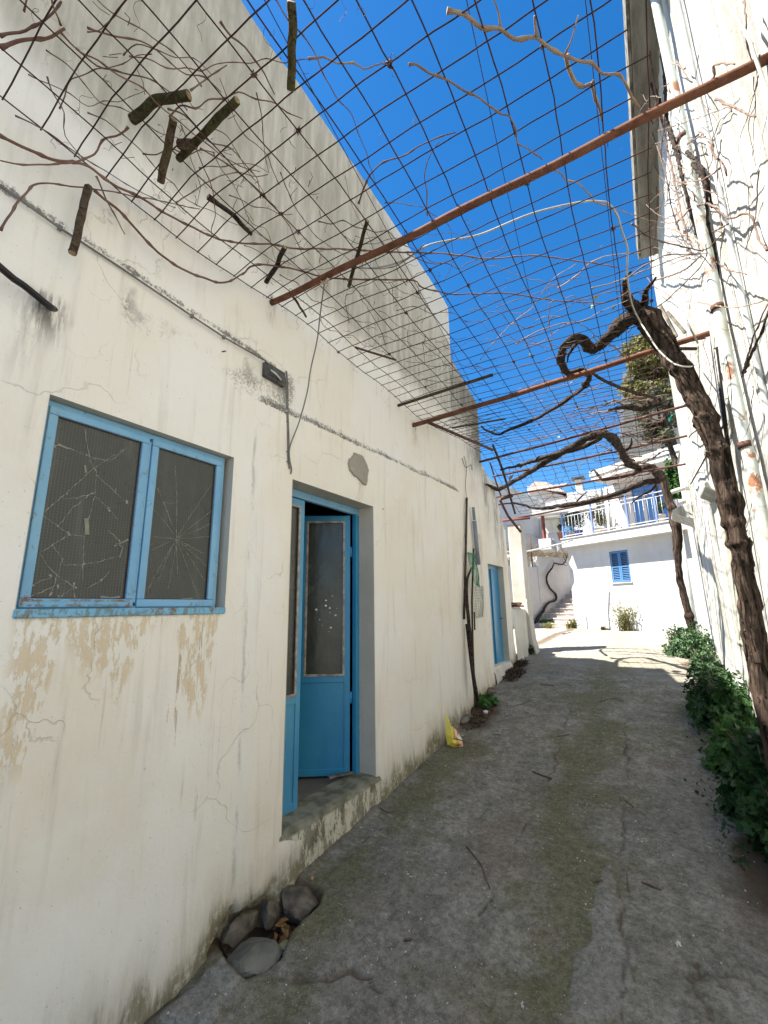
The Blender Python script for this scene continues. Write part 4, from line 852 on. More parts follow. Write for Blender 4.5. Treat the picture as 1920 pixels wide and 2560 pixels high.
# canes traced over the mesh
def cane(fn, pts, r, m, nodes=True, seed=0):
    P = crom(pts, .022); out = []; rr = []
    for i, p in enumerate(P):
        k = i % 6; out.append(p+Vector((noise.noise(p*14+Vector((seed, 0, 0))), noise.noise(p*14+Vector((0, seed, 3))), noise.noise(p*11)))*.006)
        f = 1-.45*i/len(P); rr.append(r*f*(1.45 if k == 0 else .95))
    return fn(MB().tube(out, rr, 6), 'cane', m)
CN = [([(1117, 27), (1158, 35), (1200, 70), (1250, 72), (1290, 97), (1340, 95), (1375, 120), (1417, 140), (1450, 155), (1479, 155), (1508, 184), (1551, 186), (1573, 235), (1598, 268)], .0085, 'cane_pale'), ([(1417, 140), (1420, 165), (1438, 205), (1460, 217), (1478, 212), (1490, 250), (1508, 303)], .009, 'cane_pale'), ([(1414, 135), (1432, 90), (1443, 42)], .004, 'cane_pale'),
      ([(1250, 70), (1243, 30), (1232, 0)], .004, 'cane_pale'), ([(1340, 92), (1338, 38)], .006, 'cane_pale'), ([(1478, 212), (1485, 200)], .008, 'cane_pale'),
      ([(1022, 160), (1042, 160), (1070, 183), (1110, 195), (1150, 222), (1200, 245), (1222, 265), (1255, 285), (1275, 290), (1292, 330), (1295, 360), (1320, 372), (1345, 388), (1355, 400)], .0055, 'cane_pale'), ([(1375, 420), (1400, 433), (1415, 450), (1440, 455), (1470, 480), (1487, 505), (1520, 515), (1560, 530), (1600, 545), (1640, 555)], .004, 'cane_pale'),
      ([(770, 147), (810, 142), (845, 158), (885, 155), (910, 170), (965, 160), (985, 175)], .0045, 'cane_pale'), ([(897, 510), (912, 462), (950, 412), (1010, 390), (1050, 365), (1090, 345), (1140, 330)], .005, 'cane_red'), ([(1066, 540), (1068, 480), (1060, 440), (1080, 380), (1100, 355)], .0035, 'twig'),
      ([(0, 340), (120, 395), (207, 410), (275, 458), (357, 497), (415, 535), (520, 586), (569, 603), (675, 612), (760, 622), (845, 622), (951, 629), (1110, 634), (1225, 646), (1332, 639), (1442, 653), (1500, 660), (1545, 668)], .0065, 'cane_red'),
      ([(236, 477), (299, 530), (342, 574), (395, 632), (468, 677), (554, 706), (607, 685), (636, 663), (723, 670), (820, 694), (970, 699), (1037, 701), (1057, 718), (1134, 735), (1264, 733), (1375, 750), (1481, 757), (1530, 752), (1575, 725)], .0065, 'cane_red'),
      ([(0, 574), (43, 511), (82, 463), (135, 458), (203, 468), (289, 482), (415, 506), (501, 523)], .0045, 'cane_red'), ([(0, 116), (48, 104), (101, 101), (130, 92), (164, 72)], .008, 'cane_red'), ([(0, 89), (63, 77), (121, 43), (154, 5)], .006, 'cane_red'),
      ([(150, 80), (195, 128), (245, 150), (310, 195), (360, 220), (385, 250), (440, 300), (500, 345), (570, 400), (650, 430)], .0035, 'cane_red'), ([(552, 53), (579, 92), (612, 116), (651, 169), (685, 236)], .0045, 'cane_red'), ([(475, 222), (530, 190), (568, 163)], .004, 'cane_pale'),
      ([(320, 320), (300, 335), (255, 350), (235, 385), (190, 405), (130, 410), (60, 412), (0, 402)], .005, 'cane_red'), ([(120, 195), (130, 230), (160, 280), (165, 340), (210, 400)], .003, 'twig'), ([(40, 290), (100, 320), (160, 360), (250, 420), (350, 480), (440, 520)], .003, 'twig'),
      ([(240, 442), (262, 490), (290, 545), (312, 585)], .004, 'twig'), ([(440, 505), (520, 455), (590, 430), (640, 440), (670, 436)], .004, 'cane_pale'), ([(490, 370), (505, 410), (530, 470), (538, 530), (530, 590), (575, 605)], .003, 'cane_red'), ([(640, 232), (655, 300), (660, 380), (672, 430)], .0025, 'twig'),
      ([(500, 370), (580, 420), (660, 490), (720, 560), (760, 640), (800, 690)], .0035, 'cane_red'), ([(700, 430), (740, 520), (790, 590), (860, 640), (920, 690), (960, 740)], .003, 'cane_red'), ([(1060, 610), (1030, 640), (1000, 660), (950, 672), (880, 668)], .004, 'cane_pale'),
      ([(1395, 720), (1440, 690), (1480, 655), (1530, 638), (1600, 632)], .0045, 'cane_pale'), ([(1200, 900), (1240, 850), (1290, 800), (1330, 770), (1380, 700), (1440, 660)], .004, 'cane_pale'), ([(1480, 720), (1540, 705), (1600, 680), (1680, 650), (1740, 632)], .0045, 'cane_pale'), ([(1290, 860), (1340, 830), (1400, 810), (1460, 800), (1520, 770), (1570, 750)], .0045, 'cane_pale'),
      ([(1240, 770), (1290, 750), (1350, 730), (1420, 700), (1500, 690)], .0025, 'twig'), ([(1560, 700), (1610, 665), (1660, 640), (1720, 635), (1770, 632)], .005, 'cane_pale'), ([(1570, 830), (1610, 790), (1660, 755), (1720, 700), (1762, 650), (1765, 610)], .005, 'twig'), ([(1580, 560), (1620, 590), (1680, 610), (1760, 625), (1790, 600), (1830, 560), (1870, 545)], .005, 'twig')]
for i, (L, r, m) in enumerate(CN): cane(V1, on(L, 2.195 if i % 2 else 2.17), r, m, seed=i)
# random finer canes and tendrils
def randcane(fn, x0, y0, ang, L, r, m, zoff=.02):
    p = Vector((x0, y0, mz(y0)+zoff)); pts = [p.copy()]; a = ang
    for k in range(int(L/.07)):
        a += rnd.gauss(0, .22); p = p+Vector((math.cos(a), math.sin(a), 0))*.07; p.z = mz(p.y)+zoff+rnd.uniform(-.015, .03)
        if p.x > .4 or p.x < -2.0: break
        pts.append(p.copy())
    if len(pts) > 2: cane(fn, pts, r, m, seed=rnd.randrange(99))
for k in range(20): randcane(V1, rnd.uniform(-2.0, -1.5), rnd.uniform(.2, .9), rnd.choice([1.2, .5, -.3, 2.2, .1]), rnd.uniform(.3, .8), rnd.uniform(.002, .004), rnd.choice(['cane_red', 'twig']))
for k in range(34): randcane(V1, rnd.uniform(-1.95, -.9), rnd.uniform(.6, 3.6), rnd.choice([1.2, 1.5, -1.3, 2.2, .5]), rnd.uniform(.3, 1.1), rnd.uniform(.0018, .0032), rnd.choice(['cane_red', 'twig']))
for k in range(16): randcane(V1, rnd.uniform(-.6, .3), rnd.uniform(3.0, 4.6), rnd.choice([3.1, 2.6, 3.6, 1.8, -2.5]), rnd.uniform(.4, 1.2), rnd.uniform(.002, .0038), rnd.choice(['cane_pale', 'twig', 'cane_pale']))
for k in range(34): randcane(V2, rnd.uniform(-.1, .5), rnd.uniform(5.2, 8.2), rnd.choice([3.1, 2.8, 3.5, -.2, .4]), rnd.uniform(.4, 1.3), rnd.uniform(.006, .012), rnd.choice(['bark_limb', 'twig', 'cane_pale']))
for k in range(100): randcane(V2, rnd.uniform(-1.9, .35), rnd.uniform(4.6, 8.3), rnd.choice([3.1, 2.7, 3.5, 0, .4, -.5, 1.5]), rnd.uniform(.3, 1.3), rnd.uniform(.0025, .0055), rnd.choice(['cane_pale', 'twig', 'cane_red', 'twig']))
mb = MB()
def tendril(mb, p, s=.03, r=.0011):
    a0 = rnd.uniform(0, 6); pts = []; d = Vector((rnd.uniform(-1, 1), rnd.uniform(-1, 1), rnd.uniform(-1, .3))).normalized(); e = d.orthogonal().normalized(); f = d.cross(e)
    for k in range(14): t = k*.55; pts.append(p+d*s*k*.09+(e*math.cos(a0+t)+f*math.sin(a0+t))*s*.25*(1-k/20)-(e*math.cos(a0)+f*math.sin(a0))*s*.25)
    mb.tube(pts, r, 3, cap=False)
for _ in range(230): x, y = rnd.choice(XLN[:9]), rnd.choice(YT[1:34]); q = warp(x, y+rnd.uniform(-.1, .1)); tendril(mb, q, rnd.uniform(.03, .09), .0009)
for _ in range(200): q = warp(rnd.uniform(-1.9, .3), rnd.uniform(2.6, 7.5)); tendril(mb, q, rnd.uniform(.03, .09))
for _ in range(110):
    q = warp(rnd.uniform(-1.95, -1.2), rnd.uniform(.5, 4)); d = Vector((rnd.uniform(-1, 1), rnd.uniform(-1, 1), rnd.uniform(-.6, .2)))*.06; mb.tube([q, q+d*.5+Vector((rnd.uniform(-.01, .01),)*3), q+d], .0015, 4)
V1(mb, 'tendrils', 'twig', kind='stuff')
# knots of tendril and wire
mb = MB()
for _ in range(55):
    q = warp(rnd.choice(XLN), rnd.choice(YT[:52])); 
    for k in range(5): mb.tube([q+Vector((rnd.uniform(-.013, .013) for _ in range(3))) for _ in range(5)], .0022, 4)
V1(mb, 'knots', 'dark_rust', kind='stuff')
# fresh yellow-green leaves
def leaf(mb, c, s, nrm=None, up=.3, lobes=False):
    nrm = nrm or Vector((rnd.gauss(0, 1), rnd.gauss(0, 1), rnd.gauss(0, 1)+up*3)).normalized(); u = nrm.orthogonal().normalized(); a = rnd.uniform(0, 6.28); v = nrm.cross(u); u, v = u*math.cos(a)+v*math.sin(a), v*math.cos(a)-u*math.sin(a)
    if lobes:
        vs = [c]; k = 10
        for i in range(k): aa = i/k*5.6+.34; R = s*(1.0 if i % 2 else .62); vs.append(c+u*math.cos(aa)*R+v*math.sin(aa)*R+nrm*rnd.uniform(-.1, .1)*s)
        mb.add(vs, [(0, i, i+1) for i in range(1, k)])
    else:
        mb.add([c-u*s*.5, c-v*s*.38+nrm*s*.1, c+u*s*.15-v*s*.30+nrm*s*.12, c+u*s*.6-nrm*s*.08, c+u*s*.15+v*s*.30+nrm*s*.12, c+v*s*.38+nrm*s*.1-u*.0], [(0, 1, 2, 3), (0, 3, 4, 5)])
for (x, y, s) in ((1483, 755, .03), (1490, 745, .02), (1535, 770, .022), (1453, 808, .015), (1425, 850, .015), (1397, 1092, .02), (1428, 956, .014), (1325, 885, .012), (1480, 765, .02)): mb = MB(); leaf(mb, pZ(x, y, 2.24), s, lobes=True); V1(mb, 'young_leaf', 'yellow_leaf')
# pale hose looping over mesh
P = [pZ(x, y, z) for x, y, z in ((859, 668, 2.2), (941, 669, 2.2), (1008, 651, 2.2), (1066, 615, 2.2), (1129, 600, 2.2), (1201, 586, 2.2), (1327, 535, 2.2), (1447, 506, 2.2), (1500, 504, 2.2), (1522, 510, 2.18), (1544, 539, 2.15), (1555, 579, 2.12), (1569, 622, 2.1), (1568, 687, 2.1), (1580, 760, 2.08), (1600, 803, 2.05))]+[pY(1618, 832, 3.4), pY(1647, 876, 3.35), pY(1688, 911, 3.3), pY(1723, 917, 3.3), pX(1741, 911, .60)]
world_thing('pale_cable', MB().tube(crom(P, .03), .0055, 8), 'pale_cable', 'pale grey cable lying over the mesh and looping past the thick vine trunk', 'cable')
P = [pX(1812, 0, .55), pX(1868, 90, .55), pX(1890, 150, .55), pX(1920, 230, .55), pX(1960, 290, .55)]
world_thing('pale_cable', MB().tube(crom(P, .03), .006, 8), 'pale_cable', 'short pale cable crossing the long rusty pipe at the top right corner', 'cable')
world_thing('curled_dry_leaves', (lambda mb: [leaf(mb, pY(*p, 6.6)+Vector((rnd.uniform(-.05, .05),)*3), .13) for p in ((1305, 1160), (1320, 1158), (1285, 1185), (1312, 1165), (1282, 1192))] and mb)(MB()), 'dry_leaf', 'bunch of curled orange-brown dead leaves caught on the mesh before the far roofs', 'dead leaves')
# ------------------------------------------------------------------ right-hand house
RX = .65
rh = empty('tall_white_house', (RX, 5, gz(5)), 'tall weathered white house close on the right with eave, pipes and vine shadows', 'house')
ri = Matrix.Translation(-rh.location)
def RH(mb, nm, m, **k): o = mb.build(nm, m, rh, **k); o.matrix_parent_inverse = ri; return o
def rgrid(y0, y1, z0, z1, X, st=.08, amp=.02, seed=0):
    mb = MB(); ny_, nz_ = int((y1-y0)/st)+1, int((z1-z0)/st)+1; vs = []
    for j in range(nz_+1):
        for i in range(ny_+1):
            y = y0+(y1-y0)*i/ny_; z = z0+(z1-z0)*j/nz_
            vs.append((X+amp*noise.noise(Vector((y*1.5, z*.8, seed)))+amp*.35*noise.noise(Vector((y*9, z*1.6, seed+4)))-(.012*max(0, math.sin(y*5.1+z*.3+seed)) if True else 0), y, z))
    fs = [(j*(ny_+1)+i+1, j*(ny_+1)+i, (j+1)*(ny_+1)+i, (j+1)*(ny_+1)+i+1) for j in range(nz_) for i in range(ny_)]
    mb.add(vs, fs, True); return mb
mb = rgrid(-1, 7.9, -2.2, 7.4, RX); RH(mb, 'wall', 'right_wall')
mb = MB(); mb.add([(RX-.02, 7.9, -1.5), (5, 7.9, -1.5), (5, 7.9, 7.4), (RX-.02, 7.9, 7.4)], [(0, 1, 2, 3)]); mb.add([(RX, -1, -2.2), (5, -1, -2.2), (5, -1, 7.4), (RX, -1, 7.4)], [(3, 2, 1, 0)]); mb.add([(RX, -1, 7.4), (5, -1, 7.4), (5, 7.9, 7.4), (RX, 7.9, 7.4)], [(0, 1, 2, 3)])
RH(mb, 'wall_return', 'right_wall')
mb = rgrid(7.9, 10.2, -1.2, 2.7, RX+.06, seed=5); mb.add([(RX+.06, 10.2, -1.2), (5, 10.2, -1.2), (5, 10.2, 2.7), (RX+.06, 10.2, 2.7)], [(0, 1, 2, 3)]); mb.add([(RX+.04, 7.9, 2.7), (5, 7.9, 2.7), (5, 10.2, 2.7), (RX+.04, 10.2, 2.7)], [(0, 1, 2, 3)])
RH(mb, 'annex_wall', 'right_wall')
zE = 4.95; e0 = pZ(1603, 650, zE)
mb = MB().box((e0.x, -1, zE), (RX+.03, e0.y, zE+.12)); bevel(RH(mb, 'balcony_slab', 'eave'), .01)
MB_e = MB().box((e0.x-.03, -1, zE+.02), (e0.x-.004, e0.y+.03, zE+.30)); RH(MB_e, 'slab_fascia', 'planks_grey')
# corner pilaster strip and ledge fragments on the wall
def canopy(px, py, Y, dy, dx, h, nm='stub_canopy'):
    p = pX(px, py, RX); c = Vector((RX, p.y, p.z)); mb = MB()
    mb.prism([(RX+.05, c.y, c.z), (RX-dx, c.y+.01, c.z-h*.35), (RX-dx, c.y+.01, c.z-h*.35-.04), (RX+.05, c.y, c.z-h)], (0, dy, 0)); return bevel(RH(mb, nm, 'right_wall'), .012)
canopy(1788, 1185, 0, .55, .10, .22); canopy(1728, 1250, 0, .75, .26, .34)
mb = MB(); p = pX(1862, 1612, RX); mb.tube([(RX+.01, p.y+d, p.z+.01*math.sin(d*20)) for d in np.linspace(-.15, .28, 8)], .035, 10, flat=(1, 1, .8)); RH(mb, 'stone_ledge', 'cement')
# rusty painted downpipe
dp = [(RX-.06+.006*noise.noise(Vector((z, 0, 0))), 3.32+.012*noise.noise(Vector((0, z, 0))), z) for z in np.arange(-1.35, 4.95, .06)]
RH(MB().tube(dp, .033, 18, gn=.02), 'downpipe', 'downpipe')
for z in (1.88, .92, 3.3): RH(MB().tube([(RX-.065, 3.32, z), (RX-.065, 3.32, z+.04)], .0375, 18), 'pipe_collar', 'dark_rust')
dp = [(RX-.03, 2.86, z) for z in np.arange(-1.4, 4.9, .2)]; RH(MB().tube(dp, .014, 12), 'downpipe', 'galv', label='thin pale pipe right of the rusty one')
a, b = pX(1789, 868, RX-.05), pX(1822, 1132, RX-.05); RH(MB().tube([a, b, Vector((b.x, b.y, -1.3))], .014, 10), 'black_conduit', 'black_plastic')
q1, q2 = pY(1694, 1323, 9.6), pY(1755, 1640, 9.6); xx = (q1.x+q2.x)/2; RH(MB().tube([(xx, 9.6, 1.35), (xx, 9.6, .4), (xx+.01, 9.6, -.85)], .042, 14), 'downpipe', 'galv', label='pale grey downpipe at the far corner')
# beam ends and battens poking from the wall by the trunk
for (a, b, r, X1) in (((1700, 852), (1763, 842), .020, .62), ((1700, 862), (1742, 872), .016, .55)):
    B = pY(*b, 4.15); A = pY(*a, 4.1); A.x -= .1; RH(MB().tube([A, B], r, 4, smooth=False), 'beam_end', 'log_wood')
def spike(p, q3, r, nm, m, lab, cat, g=None, sides=6): world_thing(nm, MB().tube([p, q3], r, sides, gn=.1 if sides > 4 else 0, smooth=sides > 4), m, lab, cat, g)
spike(pY(1650, 762, 3.9), pY(1692, 842, 3.85), .013, 'wooden_batten', 'planks_grey', 'grey weathered batten slanting behind the thick trunk bend, left one of two', 'batten', None, 4)
spike(pY(1668, 780, 3.8), pY(1713, 832, 3.75), .013, 'wooden_batten', 'planks_grey', 'grey weathered batten slanting right of its twin by the bend of the thick trunk', 'batten', None, 4)
spike(pY(1696, 762, 3.5), pY(1745, 858, 3.5), .006, 'thin_rod', 'pale_cable', 'thin pale rod slanting down to the beam end on the right wall', 'rod')
spike(pX(1727, 1210, .6), pX(1815, 1052, .6), .009, 'dry_stick', 'log_wood', 'thin dark stick leaning across the right wall left of the thick trunk', 'stick')
world_thing('teal_tag', (lambda mb: [leaf(mb, pY(1678+dx, 1040+dy, 5.6), .07) for dx, dy in ((0, 0), (-3, 8), (4, -4))] and mb)(MB()), 'teal_tag', 'torn teal plastic scrap caught on twigs at the left edge of the tall wall', 'plastic scrap')
mb = MB().tube(crom([pX(1765, 1078, RX-.01), pX(1745, 1075, RX-.05), pX(1728, 1086, RX-.07), pX(1722, 1095, RX-.04)], .01), .007, 6); world_thing('iron_hook', mb, 'dark_rust', 'dark curved iron hook in the right wall above the slanting stick', 'hook')
mb = MB(); A = pX(1695, 1225, RX-.06); mb.tube([A+Vector((.1, 0, .02)), A, A+Vector((-.10, -.02, -.03))], .04, 12); world_thing('wall_lamp', mb, 'ac_white', 'small white cylinder lamp on the corner of the right wall above the ledge', 'lamp')
mb = MB(); A = pX(1705, 1254, RX-.03); mb.tube([A+Vector((.06, 0, 0)), A+Vector((-.05, 0, 0))], .045, 10); world_thing('socket_cap', mb, 'ac_white', 'round white cap on the right wall just under the cylinder lamp', 'cap')
A = pX(1720, 1220, RX-.03); world_thing('small_bracket', MB().box(tuple(A-Vector((.03, .03, .03))), tuple(A+Vector((.03, .03, .02)))), 'lamp_metal', 'small grey metal bracket on the right wall beside the cylinder lamp', 'bracket')
# vines climbing the right wall
v3 = empty('climbing_vine', (RX-.05, 4.6, 1.9), 'tangle of climbing vine stems hanging down the tall white wall under its eave', 'climbing vine'); v3i = Matrix.Translation(-v3.location)
def V3(mb, nm, m, **k): o = mb.build(nm, m, v3, **k); o.matrix_parent_inverse = v3i; return o
for (L, r, m) in (([(1590, 0), (1600, 90), (1625, 190), (1650, 260), (1670, 320), (1690, 380), (1712, 470), (1735, 560), (1760, 640)], .016, 'bark_limb'), ([(1575, 10), (1592, 130), (1606, 230), (1612, 330), (1640, 460), (1640, 560), (1635, 640)], .009, 'cane_pale'), ([(1640, 0), (1650, 100), (1662, 200), (1668, 300), (1700, 380), (1740, 420), (1765, 470), (1770, 560), (1790, 640), (1800, 760)], .012, 'bark_limb'),
                  ([(1612, 20), (1625, 140), (1640, 240), (1660, 330), (1680, 420), (1700, 520), (1730, 620)], .008, 'cane_red'), ([(1700, 370), (1740, 400), (1765, 440), (1780, 520)], .010, 'bark_limb'), ([(1720, 520), (1770, 510), (1820, 545), (1870, 535), (1900, 600), (1920, 625)], .006, 'twig'), ([(1640, 700), (1700, 680), (1740, 650), (1765, 620), (1768, 590), (1820, 560)], .007, 'twig'),
                  ([(1640, 330), (1700, 310), (1760, 290), (1820, 268), (1830, 280)], .003, 'twig'), ([(1745, 755), (1790, 765), (1850, 768), (1930, 745)], .0035, 'cane_pale'), ([(1690, 560), (1735, 500), (1700, 440)], .005, 'cane_red'), ([(1620, 300), (1660, 420), (1680, 520), (1705, 590), (1730, 640)], .006, 'cane_red'),
                  ([(1862, 0), (1865, 60), (1868, 120), (1905, 200)], .003, 'twig'), ([(1860, 930), (1880, 880), (1905, 830), (1925, 770)], .008, 'bark_limb'), ([(1857, 940), (1875, 870), (1900, 800), (1920, 760)], .005, 'twig')):
    P = [pX(x, y, RX-.05-.03*math.sin(i*1.3)) for i, (x, y) in enumerate(L)]; cane(V3, P, r*1.25, m, seed=int(r*1e4)+L[0][0])
for k in range(46):
    x, y = rnd.uniform(1590, 1800), rnd.uniform(100, 700); X = RX-rnd.uniform(.04, .22); L = []; a = rnd.uniform(0, 6.28)
    for j in range(rnd.randint(3, 6)): L.append(pX(x, y, X)); a += rnd.gauss(0, .4); x += math.cos(a)*26; y += math.sin(a)*26+4
    if len(L) > 2: cane(V3, L, rnd.uniform(.0025, .005), rnd.choice(['cane_pale', 'cane_red', 'twig']), seed=k)
for k in range(22):
    x, y = rnd.uniform(1720, 1900), rnd.uniform(100, 1200); X = RX-rnd.uniform(.04, .16); L = [pX(x, y, X), pX(x-rnd.uniform(-20, 30), y+rnd.uniform(60, 120), X+.02), pX(x-rnd.uniform(-10, 50), y+rnd.uniform(130, 260), X)]
    cane(V3, L, rnd.uniform(.0015, .0025), 'twig', seed=k)
mb = MB()
for _ in range(260): tendril(mb, pX(rnd.gauss(1690, 45), rnd.uniform(250, 1050), RX-rnd.uniform(.03, .12)), rnd.uniform(.04, .10), .0012)
V3(mb, 'tendrils', 'twig', kind='stuff')
# ------------------------------------------------------------------ far part: low wall, pillar
pil = empty('wall_pillar', (-2.3, 8.55, gz(8.5)), 'stained white square pillar beyond the cream house holding up the last pipe', 'pillar')
pf = 8.4; A = pY(1268, 1312, pf); B = pY(1301, 1306, pf)
mb = MB(); zt0 = A.z; 
o = MB().box((A.x, pf, -1.1), (B.x, pf+.32, zt0)); 
vs = [Vector(v) for v in o.v]; o = o.build('shaft', 'pillar_white', pil); o.matrix_parent_inverse = Matrix.Translation(-pil.location); bevel(o, .02, 3)
o = MB().prism([(A.x+.06, pf-.01, -.95), (B.x+.13, pf-.02, -.95), (B.x+.05, pf-.02, -.62), (B.x+.01, pf-.02, .1), (B.x-.03, pf-.01, .1)], (0, .3, 0)).build('base', 'pillar_white', pil); o.matrix_parent_inverse = Matrix.Translation(-pil.location); bevel(o, .02, 3)
lw = empty('low_wall', (-2.15, 7.95, gz(7.9)), 'low mossy stub wall between the rear blue door and the white pillar', 'wall')
zl = pX(1290, 1520, WX).z
o = MB(); vs = []; N = 14
for i in range(N):
    y = YEND+.003+(8.38-YEND)*i/(N-1)
    for k, (x, z) in enumerate(((WX-.30, zl), (WX-.03, zl+.01), (WX+.015, zl-.04), (WX+.03, -.4), (WX+.05, -1.2))): vs.append((x+.02*noise.noise(Vector((y*4, k, 1))), y, z+(.015*noise.noise(Vector((y*7, k, 6))) if k < 3 else 0)))
o.add(vs, [(i*5+k, (i+1)*5+k, (i+1)*5+k+1, i*5+k+1) for i in range(N-1) for k in range(4)], True); o = o.build('plaster', 'old_white', lw); o.matrix_parent_inverse = Matrix.Translation(-lw.location)
for i in range(7):
    c = Vector((WX-.12+rnd.uniform(-.05, .05), 7.75+i*.07, zl+.03+.025*(i % 3))); o = MB().box((-.16, -.03, -.012), (.16, .03, .012), Matrix.Translation(c) @ Matrix.Rotation(rnd.uniform(-.4, .4), 4, 'Z'), .006).build('stacked_slat', 'dark_rust'); tag(o, 'short rusty brown slat in the little stack on the low wall by the pillar', 'slat', 'stacked slats on the low wall')
# pole, stick bundle, netting, grey pipe leaning on the wall
def wl(x, y, off): return pX(x, y, WX+off)
world_thing('wooden_pole', MB().tube([wl(1167, 1245, .03), wl(1164, 1400, .03), wl(1160, 1548, .03)], .016, 8, gn=.08), 'log_wood', 'upright thin wooden pole fixed to the wall left of the green netting', 'pole')
world_thing('bent_branch', MB().tube(crom([wl(1178, 1420, .06), wl(1168, 1450, .07), wl(1167, 1500, .08), wl(1171, 1545, .09), wl(1176, 1600, .10), wl(1183, 1680, .12), wl(1196, 1752, .14)], .02), radii([.010, .018, .020, .022, .02, .018, .015], len(crom([wl(1178, 1420, .06), wl(1168, 1450, .07), wl(1167, 1500, .08), wl(1171, 1545, .09), wl(1176, 1600, .10), wl(1183, 1680, .12), wl(1196, 1752, .14)], .02))), 10, gn=.25, ridge=3), 'bark_limb', 'dark bent branch leaning in the corner under the green netting', 'branch')
world_thing('leaning_pole', MB().tube([wl(1184, 1372, .05), wl(1180, 1500, .07), wl(1182, 1620, .09), wl(1188, 1765, .11)], .013, 8, gn=.15), 'log_wood', 'straight dark pole leaning on the wall behind the bent branch', 'pole')
world_thing('leaning_stick', MB().tube([wl(1166, 1560, .04), wl(1175, 1640, .08), wl(1192, 1770, .12)], .014, 8, gn=.2), 'bark_limb', 'slanting brown stick crossing at the foot of the leaning bundle', 'stick')
world_thing('short_pipe', MB().tube([wl(1186, 1530, .11), wl(1187, 1575, .11)], .010, 8), 'black_plastic', 'short dark rod end beside the branch bundle', 'rod')
gp = empty('grey_drain_pipe', wl(1192, 1350, .05), 'short grey plastic drain pipe on the wall above the green netting', 'pipe')
for (a, b, r, m) in (((1183, 1268), (1186, 1300), .022, 'pvc_grey'), ((1186, 1302), (1196, 1412), .03, 'pvc_grey')):
    o = MB().tube([wl(*a, .05), wl(*b, .05)], r, 14).build('pipe_section', m, gp); o.matrix_parent_inverse = Matrix.Translation(-gp.location)
def net(name, quad, nu, nv, m, lab, r=.0022, bulge=.04):
    mb = MB(); f = lambda u, v: (quad[0]*(1-u)+quad[1]*u)*(1-v)+(quad[3]*(1-u)+quad[2]*u)*v+Vector((bulge*math.sin(u*3.1)*math.sin(v*3.1)+.012*noise.noise(Vector((u*5, v*5, 3))), .012*noise.noise(Vector((u*6, v*6, 1))), 0))
    for i in range(nu+1): mb.tube([f(i/nu, j/10) for j in range(11)], r, 4, cap=False)
    for j in range(nv+1): mb.tube([f(i/6, j/nv) for i in range(7)], r, 4, cap=False)
    return world_thing(name, mb, m, lab, 'netting')
net('green_netting', [wl(1166, 1380, .06), wl(1188, 1385, .08), wl(1200, 1468, .10), wl(1188, 1462, .10)], 14, 26, 'green_net', 'bright green plastic netting draped over the leaning poles')
net('grey_netting', [wl(1186, 1465, .09), wl(1208, 1466, .11), wl(1208, 1542, .11), wl(1190, 1545, .10)], 10, 20, 'grey_net', 'pale grey-green wire netting hanging below the bright green netting')
world_thing('fine_chain', MB().tube(crom([wl(1160, 1140, .02), wl(1166, 1170, .03), wl(1164, 1210, .02), wl(1166, 1245, .03)], .02)+[], .004, 5).tube(crom([wl(1155, 1145, .02), wl(1164, 1168, .03), wl(1178, 1162, .03), wl(1180, 1175, .03)], .02), .004, 5), 'dark_rust', 'thin rusty wire dangling on the wall from the roof corner above the pole', 'wire')
# ------------------------------------------------------------------ far white house with shutters (own axes: u along facade, n outwards)
U = Vector((2.66, -1.53, 0)).normalized(); Nn = Vector((U.y, -U.x, 0)); P0 = Vector((-2.15, 14.49, 0))
if Nn.dot(-P0) < 0: Nn = -Nn
fh = empty('shuttered_house', (P0.x, P0.y, -.7), 'bright white house at the end of the lane with blue shutters and a railed balcony', 'house')
FB = Matrix(((U.x, Nn.x, 0, P0.x), (U.y, Nn.y, 0, P0.y), (0, 0, 1, 0), (0, 0, 0, 1)))   # local (s, n, z) -> world
fhi = Matrix.Translation(-Vector(fh.location))
def FL(x, y, n0):      # facade-local (s, z) of a photo point at offset n0
    r = ray(x, y); r = Vector(r); q0 = P0+Nn*n0; t = Nn.dot(q0)/Nn.dot(r); q = r*t; return ((q-P0).dot(U), q.z)
def FS(x, y, s0):      # (n, z) on the plane s = s0
    r = Vector(ray(x, y)); q0 = P0+U*s0; t = U.dot(q0)/U.dot(r); q = r*t; return ((q-P0).dot(Nn), q.z)
class FM(MB):
    def b(s, a, b, jit=0): return s.box(a, b, FB, jit)
    def w(s, pts): return [FB @ Vector(p) for p in pts]
def FH(mb, nm, m, parent=None, **k):
    o = mb.build(nm, m, parent or fh, **k)
    if parent is None: o.matrix_parent_inverse = fhi
    return o
wz0, wz1, ws0, ws1 = .575, 1.44, 1.365, 1.91
mb = FM(); mb.b((0, -5, -.95), (ws0, 0, 1.8)); mb.b((ws1, -5, -.95), (5.0, 0, 1.8)); mb.b((ws0, -5, -.95), (ws1, 0, wz0)); mb.b((ws0, -5, wz1), (ws1, 0, 1.8)); mb.b((ws0, -5, wz0), (ws1, -.12, wz1))
FH(mb, 'wall', 'far_white')
sb = FL(1412, 1368, .35)[1]; stp = FL(1403, 1347, .35)[1]; sl0 = FL(1403, 1347, .35)[0]
mb = FM(); mb.b((sl0, -3, sb+.0), (4.6, .35, stp-.03)); FH(mb, 'balcony_slab', 'far_white')
mb = FM(); mb.b((sl0-.02, -3, stp-.029), (4.6, .38, stp)); FH(mb, 'slab_edge', 'marble_step')
wn = FH(FM().b((ws0-.02, -.015, wz0-.03), (ws1+.03, .035, wz0-.002)), 'window_sill', 'marble_step')
mid = (ws0+ws1)/2
